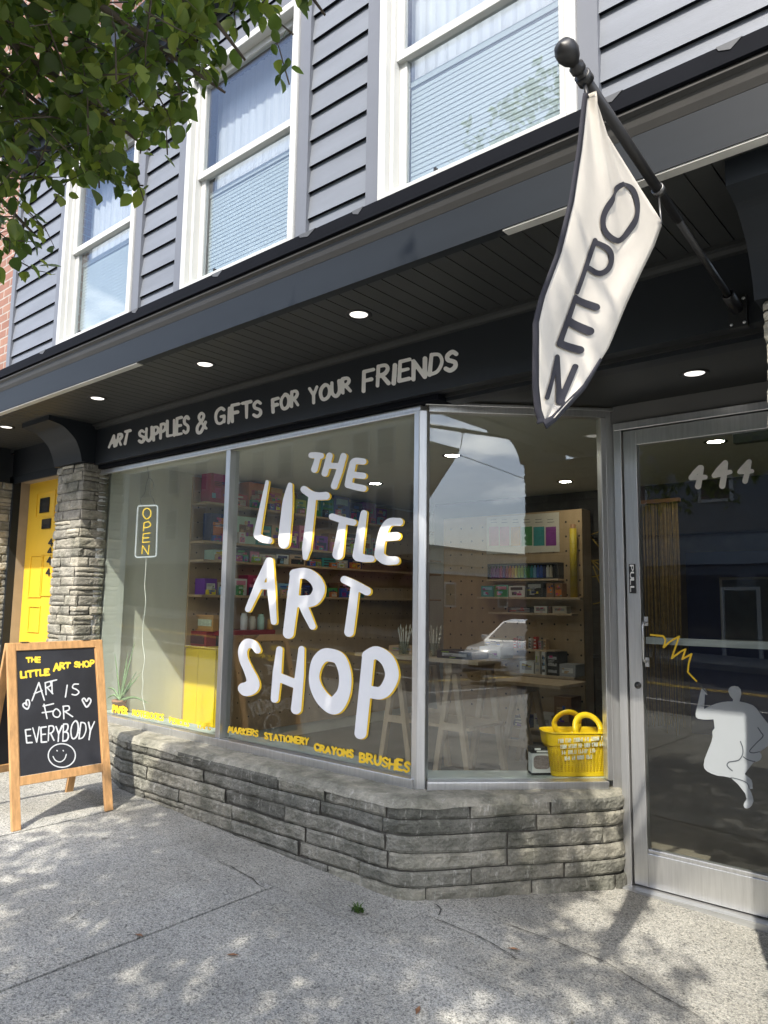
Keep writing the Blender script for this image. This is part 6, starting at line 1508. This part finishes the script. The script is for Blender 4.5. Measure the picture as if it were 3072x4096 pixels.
q = MB(); q.box((-26.8, -14.19, -3.2), (-12.8, -14.0, 1.7)); q.build('shopfront', mat('dark_brown_shopfront', (.06, .045, .035), .5), b1)
q = MB(); q.box((-61.8, -14.19, -3.2), (-26.9, -14.0, 1.7)); q.build('shopfront', mat('dark_green_shopfront', (.04, .055, .05), .5), b1)
for x in (-26, -22.6, -19.2, -15.8):
    q = MB(); q.prism([(x, -13.99, 1.4), (x, -13.0, .75), (x, -13.0, .55), (x, -13.99, .55)], (2.9, 0, 0)); q.build('awning', AWN, b1); q = MB(); q.box((x + .1, -13.989, -1.2), (x + 2.8, -13.96, .5)); q.build('shop_pane', WINDK, b1)
b2 = far_building('dark_shopfront', 'plain tall blue-grey shop building with a dark fascia band across the street', -12.4, -2.2, 6.2, BLUEG, [], cornice=NAVY2)
for x in (-11.8, -8.6, -5.4):
    q = MB(); q.box((x, -14.19, -1.6), (x + 2.7, -14.12, .9)); q.build('shop_pane', WINDK, b2)
q = MB(); q.box((-12.2, -14.19, 1.2), (-2.4, -14.05, 2.0)); q.build('fascia', mat('pale_blue_fascia', (.30, .34, .38), .6), b2)
q = MB(); q.box((-6.3, -14.118, -1.85), (-5.3, -14.09, .55)); dq = q.build('shop_door', VINYL, b2); q = MB(); q.box((-6.2, -14.0895, -1.6), (-5.4, -14.085, .45)); q.build('pane', WINDK, dq)
for x in (-11.9, -8.75, -2.75):
    q = MB(); q.box((x, -14.118, -1.7), (x + .09, -14.08, .95)); q.build('shopfront_post', VINYL, b2)
for x in (-11.2, -9.2, -6.8, -4.6):
    q = MB(); q.box((x, -14.199, 3.0), (x + .9, -14.15, 4.7)); q.build('window', VINYL, b2); q = MB(); q.box((x + .09, -14.149, 3.09), (x + .81, -14.14, 4.61)); q.build('pane', WINDK, b2)
b3 = far_building('brown_brick_block', 'two storey brown brick block with plain white framed windows', -2.0, 9.2, 6.6, BRICKB, [(x, 1.5, .9, 1.5) for x in (-1.0, 1.2, 3.4, 5.6, 7.6)], cornice=BEIG)
q = MB(); q.box((-1.8, -14.19, -2.9), (9.0, -14.05, .7)); q.build('shopfront', mat('brown_shopfront', (.09, .065, .05), .5), b3)
b4 = far_building('low_brick_shop', 'single storey red brown brick shop with a deep beige parapet', 17.5, 46, 1.45, BRICKB, [(22.0, -.1, .72, .95), (26.5, -.1, .72, .95), (31, -.1, .72, .95)], cornice=BEIG, z0=-7)
q = MB(); q.box((17.3, -23, 1.74), (46.2, -13.95, 2.45)); q.build('parapet', BEIG, b4); q = MB(); q.box((17.2, -23, 2.451), (46.3, -13.85, 2.55)); q.build('coping', CONC2, b4)
q = MB(); q.box((17.4, -14.19, 1.30), (46.1, -14.0, 1.44)); q.build('stone_band', VINYL, b4)
b5 = far_building('rooftop_block', 'grey plant block rising behind the beige parapet', 18, 23.6, 3.2, mat('grey_render', (.16, .15, .13), .8), [], depth=5, y=-18)
for i, x in enumerate((13.0,)):
    po = thing('utility_pole', 'wooden utility pole carrying a wire along the far pavement', 'pole', (x, -11.6, rz(x)))
    q = MB(); q.tube([(x, -11.6, rz(x) - .5), (x, -11.6, 6.5)], [.16, .11], 12); q.build('pole', BARK, po); q = MB(); q.box((x - .06, -12.6, 6.0), (x + .06, -10.6, 6.12)); q.build('crossarm', BARK, po)
    q = MB(); q.tube([(x - 60, -11.0, 6.9), (x - 30, -11.0, 5.9), (x, -11.0, 6.13)], .015, 5); q.tube([(x, -11.0, 6.13), (x + 35, -11.0, 4.6), (x + 70, -11.0, 4.0)], .015, 5); q.build('wire', BLACK, po)
# far trees as proper small crowns
def small_tree(x, y, h, r, label, seed):
    t = thing('tree', label, 'tree', (x, y, rz(x))); R_ = np.random.RandomState(seed); z0 = rz(x)
    q = MB(); q.tube([(x, y, z0 - .2), (x + .1, y, z0 + h * .35), (x, y + .1, z0 + h * .7)], [.16, .11, .03], 8); q.build('trunk', BARK, t)
    q = MB(); n = 1500
    for _ in range(n):
        d = R_.normal(size=3); d /= np.linalg.norm(d); cl = math.sin(d[0] * 4 + seed) * math.cos(d[2] * 5) * .18
        p = np.array([x, y, z0 + h * .68]) + d * np.array([r, r, h * .36]) * (R_.uniform(.4, 1) ** .5 + cl); a = R_.normal(size=3) * .16; b = R_.normal(size=3) * .16
        q.add([p - a, p + b, p + a, p - b], [(0, 1, 2, 3)])
    q.build('crown', LEAF, t)
small_tree(14.6, -12.6, 6.5, 1.7, 'round green street tree beyond the utility pole', 3)
small_tree(-10.8, -12.6, 5.6, 1.5, 'small street tree in front of the blue-grey shop across the road', 5)

# white car
def car(x, y, label):
    z = rz(x); c_ = thing('parked_car', label, 'car', (x + 2.3, y, z)); paint = mat('white_car_paint', (.74, .74, .73), .25, coat=.8, var=.02); gls = mat('dark_car_glass', (.02, .024, .028), .06); rub = mat('tyre_rubber', (.02, .02, .02), .8)
    sec = [(0.0, .42, .62, .66, .62), (.10, .30, .80, .80, .78), (.35, .24, .96, .88, .84), (1.15, .24, 1.08, .92, .86), (1.55, .24, 1.12, .93, .86), (2.2, .24, 1.13, .93, .86), (3.3, .24, 1.14, .93, .86), (4.2, .26, 1.14, .90, .82), (4.55, .34, 1.05, .82, .76), (4.62, .42, .80, .74, .70)]
    q = MB(); vs, fs = [], []; k = 10
    for (sx_, b, t, w, wt) in sec:
        for (yy, zz) in ((-w * .9, b), (-w, b + .12), (-w * 1.0, (b + t) * .5), (-w * .97, t - .12), (-wt * .93, t), (wt * .93, t), (w * .97, t - .12), (w, (b + t) * .5), (w, b + .12), (w * .9, b)): vs.append((x + sx_, y + yy, z + zz))
    for i in range(len(sec) - 1):
        for j in range(k): fs.append((i * k + j, i * k + (j + 1) % k, (i + 1) * k + (j + 1) % k, (i + 1) * k + j))
    fs += [tuple(range(k))[::-1], tuple(range((len(sec) - 1) * k, len(sec) * k))]
    q.add(vs, fs, 0, True); q.build('body', paint, c_)
    ch = [(1.25, 1.09, .84), (2.05, 1.62, .68), (2.6, 1.68, .67), (3.7, 1.64, .66), (4.42, 1.10, .80)]
    q = MB(); vs = []; fs = []
    for (sx_, zz, w) in ch: vs += [(x + sx_, y - w, z + zz), (x + sx_, y + w, z + zz)]
    bs = [(x + 1.25, y - .84, z + 1.05), (x + 1.25, y + .84, z + 1.05), (x + 4.42, y - .80, z + 1.05), (x + 4.42, y + .80, z + 1.05)]
    for i in range(len(ch) - 1): fs.append((2 * i, 2 * i + 1, 2 * i + 3, 2 * i + 2))
    q.add(vs, fs); q.add([vs[i] for i in (0, 2, 4, 6, 8)], [(0, 1, 2, 3, 4)]); q.add([vs[i] for i in (1, 3, 5, 7, 9)], [(0, 1, 2, 3, 4)]); q.build('cabin', paint, c_)
    def lerp(a, b, t): return np.array(a) + (np.array(b) - np.array(a)) * t
    q = MB(); a, b, c2, d_ = [np.array(vs[i]) + [-.012, 0, .012] for i in (0, 1, 3, 2)]; q.add([lerp(lerp(a, b, .06), lerp(d_, c2, .06), .08), lerp(lerp(a, b, .94), lerp(d_, c2, .94), .08), lerp(lerp(a, b, .94), lerp(d_, c2, .94), .92), lerp(lerp(a, b, .06), lerp(d_, c2, .06), .92)], [(0, 1, 2, 3)]); q.build('windscreen', gls, c_)
    for sgn_ in (-1, 1):
        for (s0, s1, t0, t1) in ((1.50, 2.60, 2.10, 2.58), (2.70, 3.55, 2.70, 3.50), (3.65, 4.15, 3.58, 3.70)):
            q = MB(); q.add([(x + s0, y + sgn_ * .845, z + 1.14), (x + s1, y + sgn_ * .845, z + 1.14), (x + t1, y + sgn_ * .70, z + 1.58), (x + t0, y + sgn_ * .70, z + 1.58)], [(0, 1, 2, 3)]); q.build('side_window', gls, c_)
        q = MB(); q.box((x + .04, y + sgn_ * .50, z + .70), (x + .30, y + sgn_ * .86, z + .84)); q.build('headlight', mat('headlight_lens', (.6, .62, .65), .1), c_, .03)
        q = MB(); q.box((x + 1.45, y + sgn_ * .90, z + 1.10), (x + 1.62, y + sgn_ * 1.06, z + 1.24)); q.build('wing_mirror', paint, c_, .03)
        for wx in (.85, 3.65):
            q = MB(); q.lathe((x + wx, y + sgn_ * .74, z + .34), [(.22, .19), (.33, .20), (.345, .15), (.345, .02), (.3, 0)], 24, axis=(0, sgn_, 0)); w = q.build('wheel', rub, c_); q = MB(); q.lathe((x + wx, y + sgn_ * .745, z + .34), [(.0001, .20), (.08, .205), (.21, .185), (.225, .15)], 20, axis=(0, sgn_, 0)); q.build('rim', ALU, w)
    q = MB(); q.box((x - .02, y - .5, z + .46), (x + .10, y + .5, z + .66)); q.build('grille', BLACK, c_, .02)
    q = MB(); q.box((x + .0, y - .72, z + .28), (x + .16, y + .72, z + .42)); q.build('bumper', BLACK, c_, .03)
car(11.25, -5.2, 'white sport utility car on the road facing the shop corner, mirrored in the angled window')
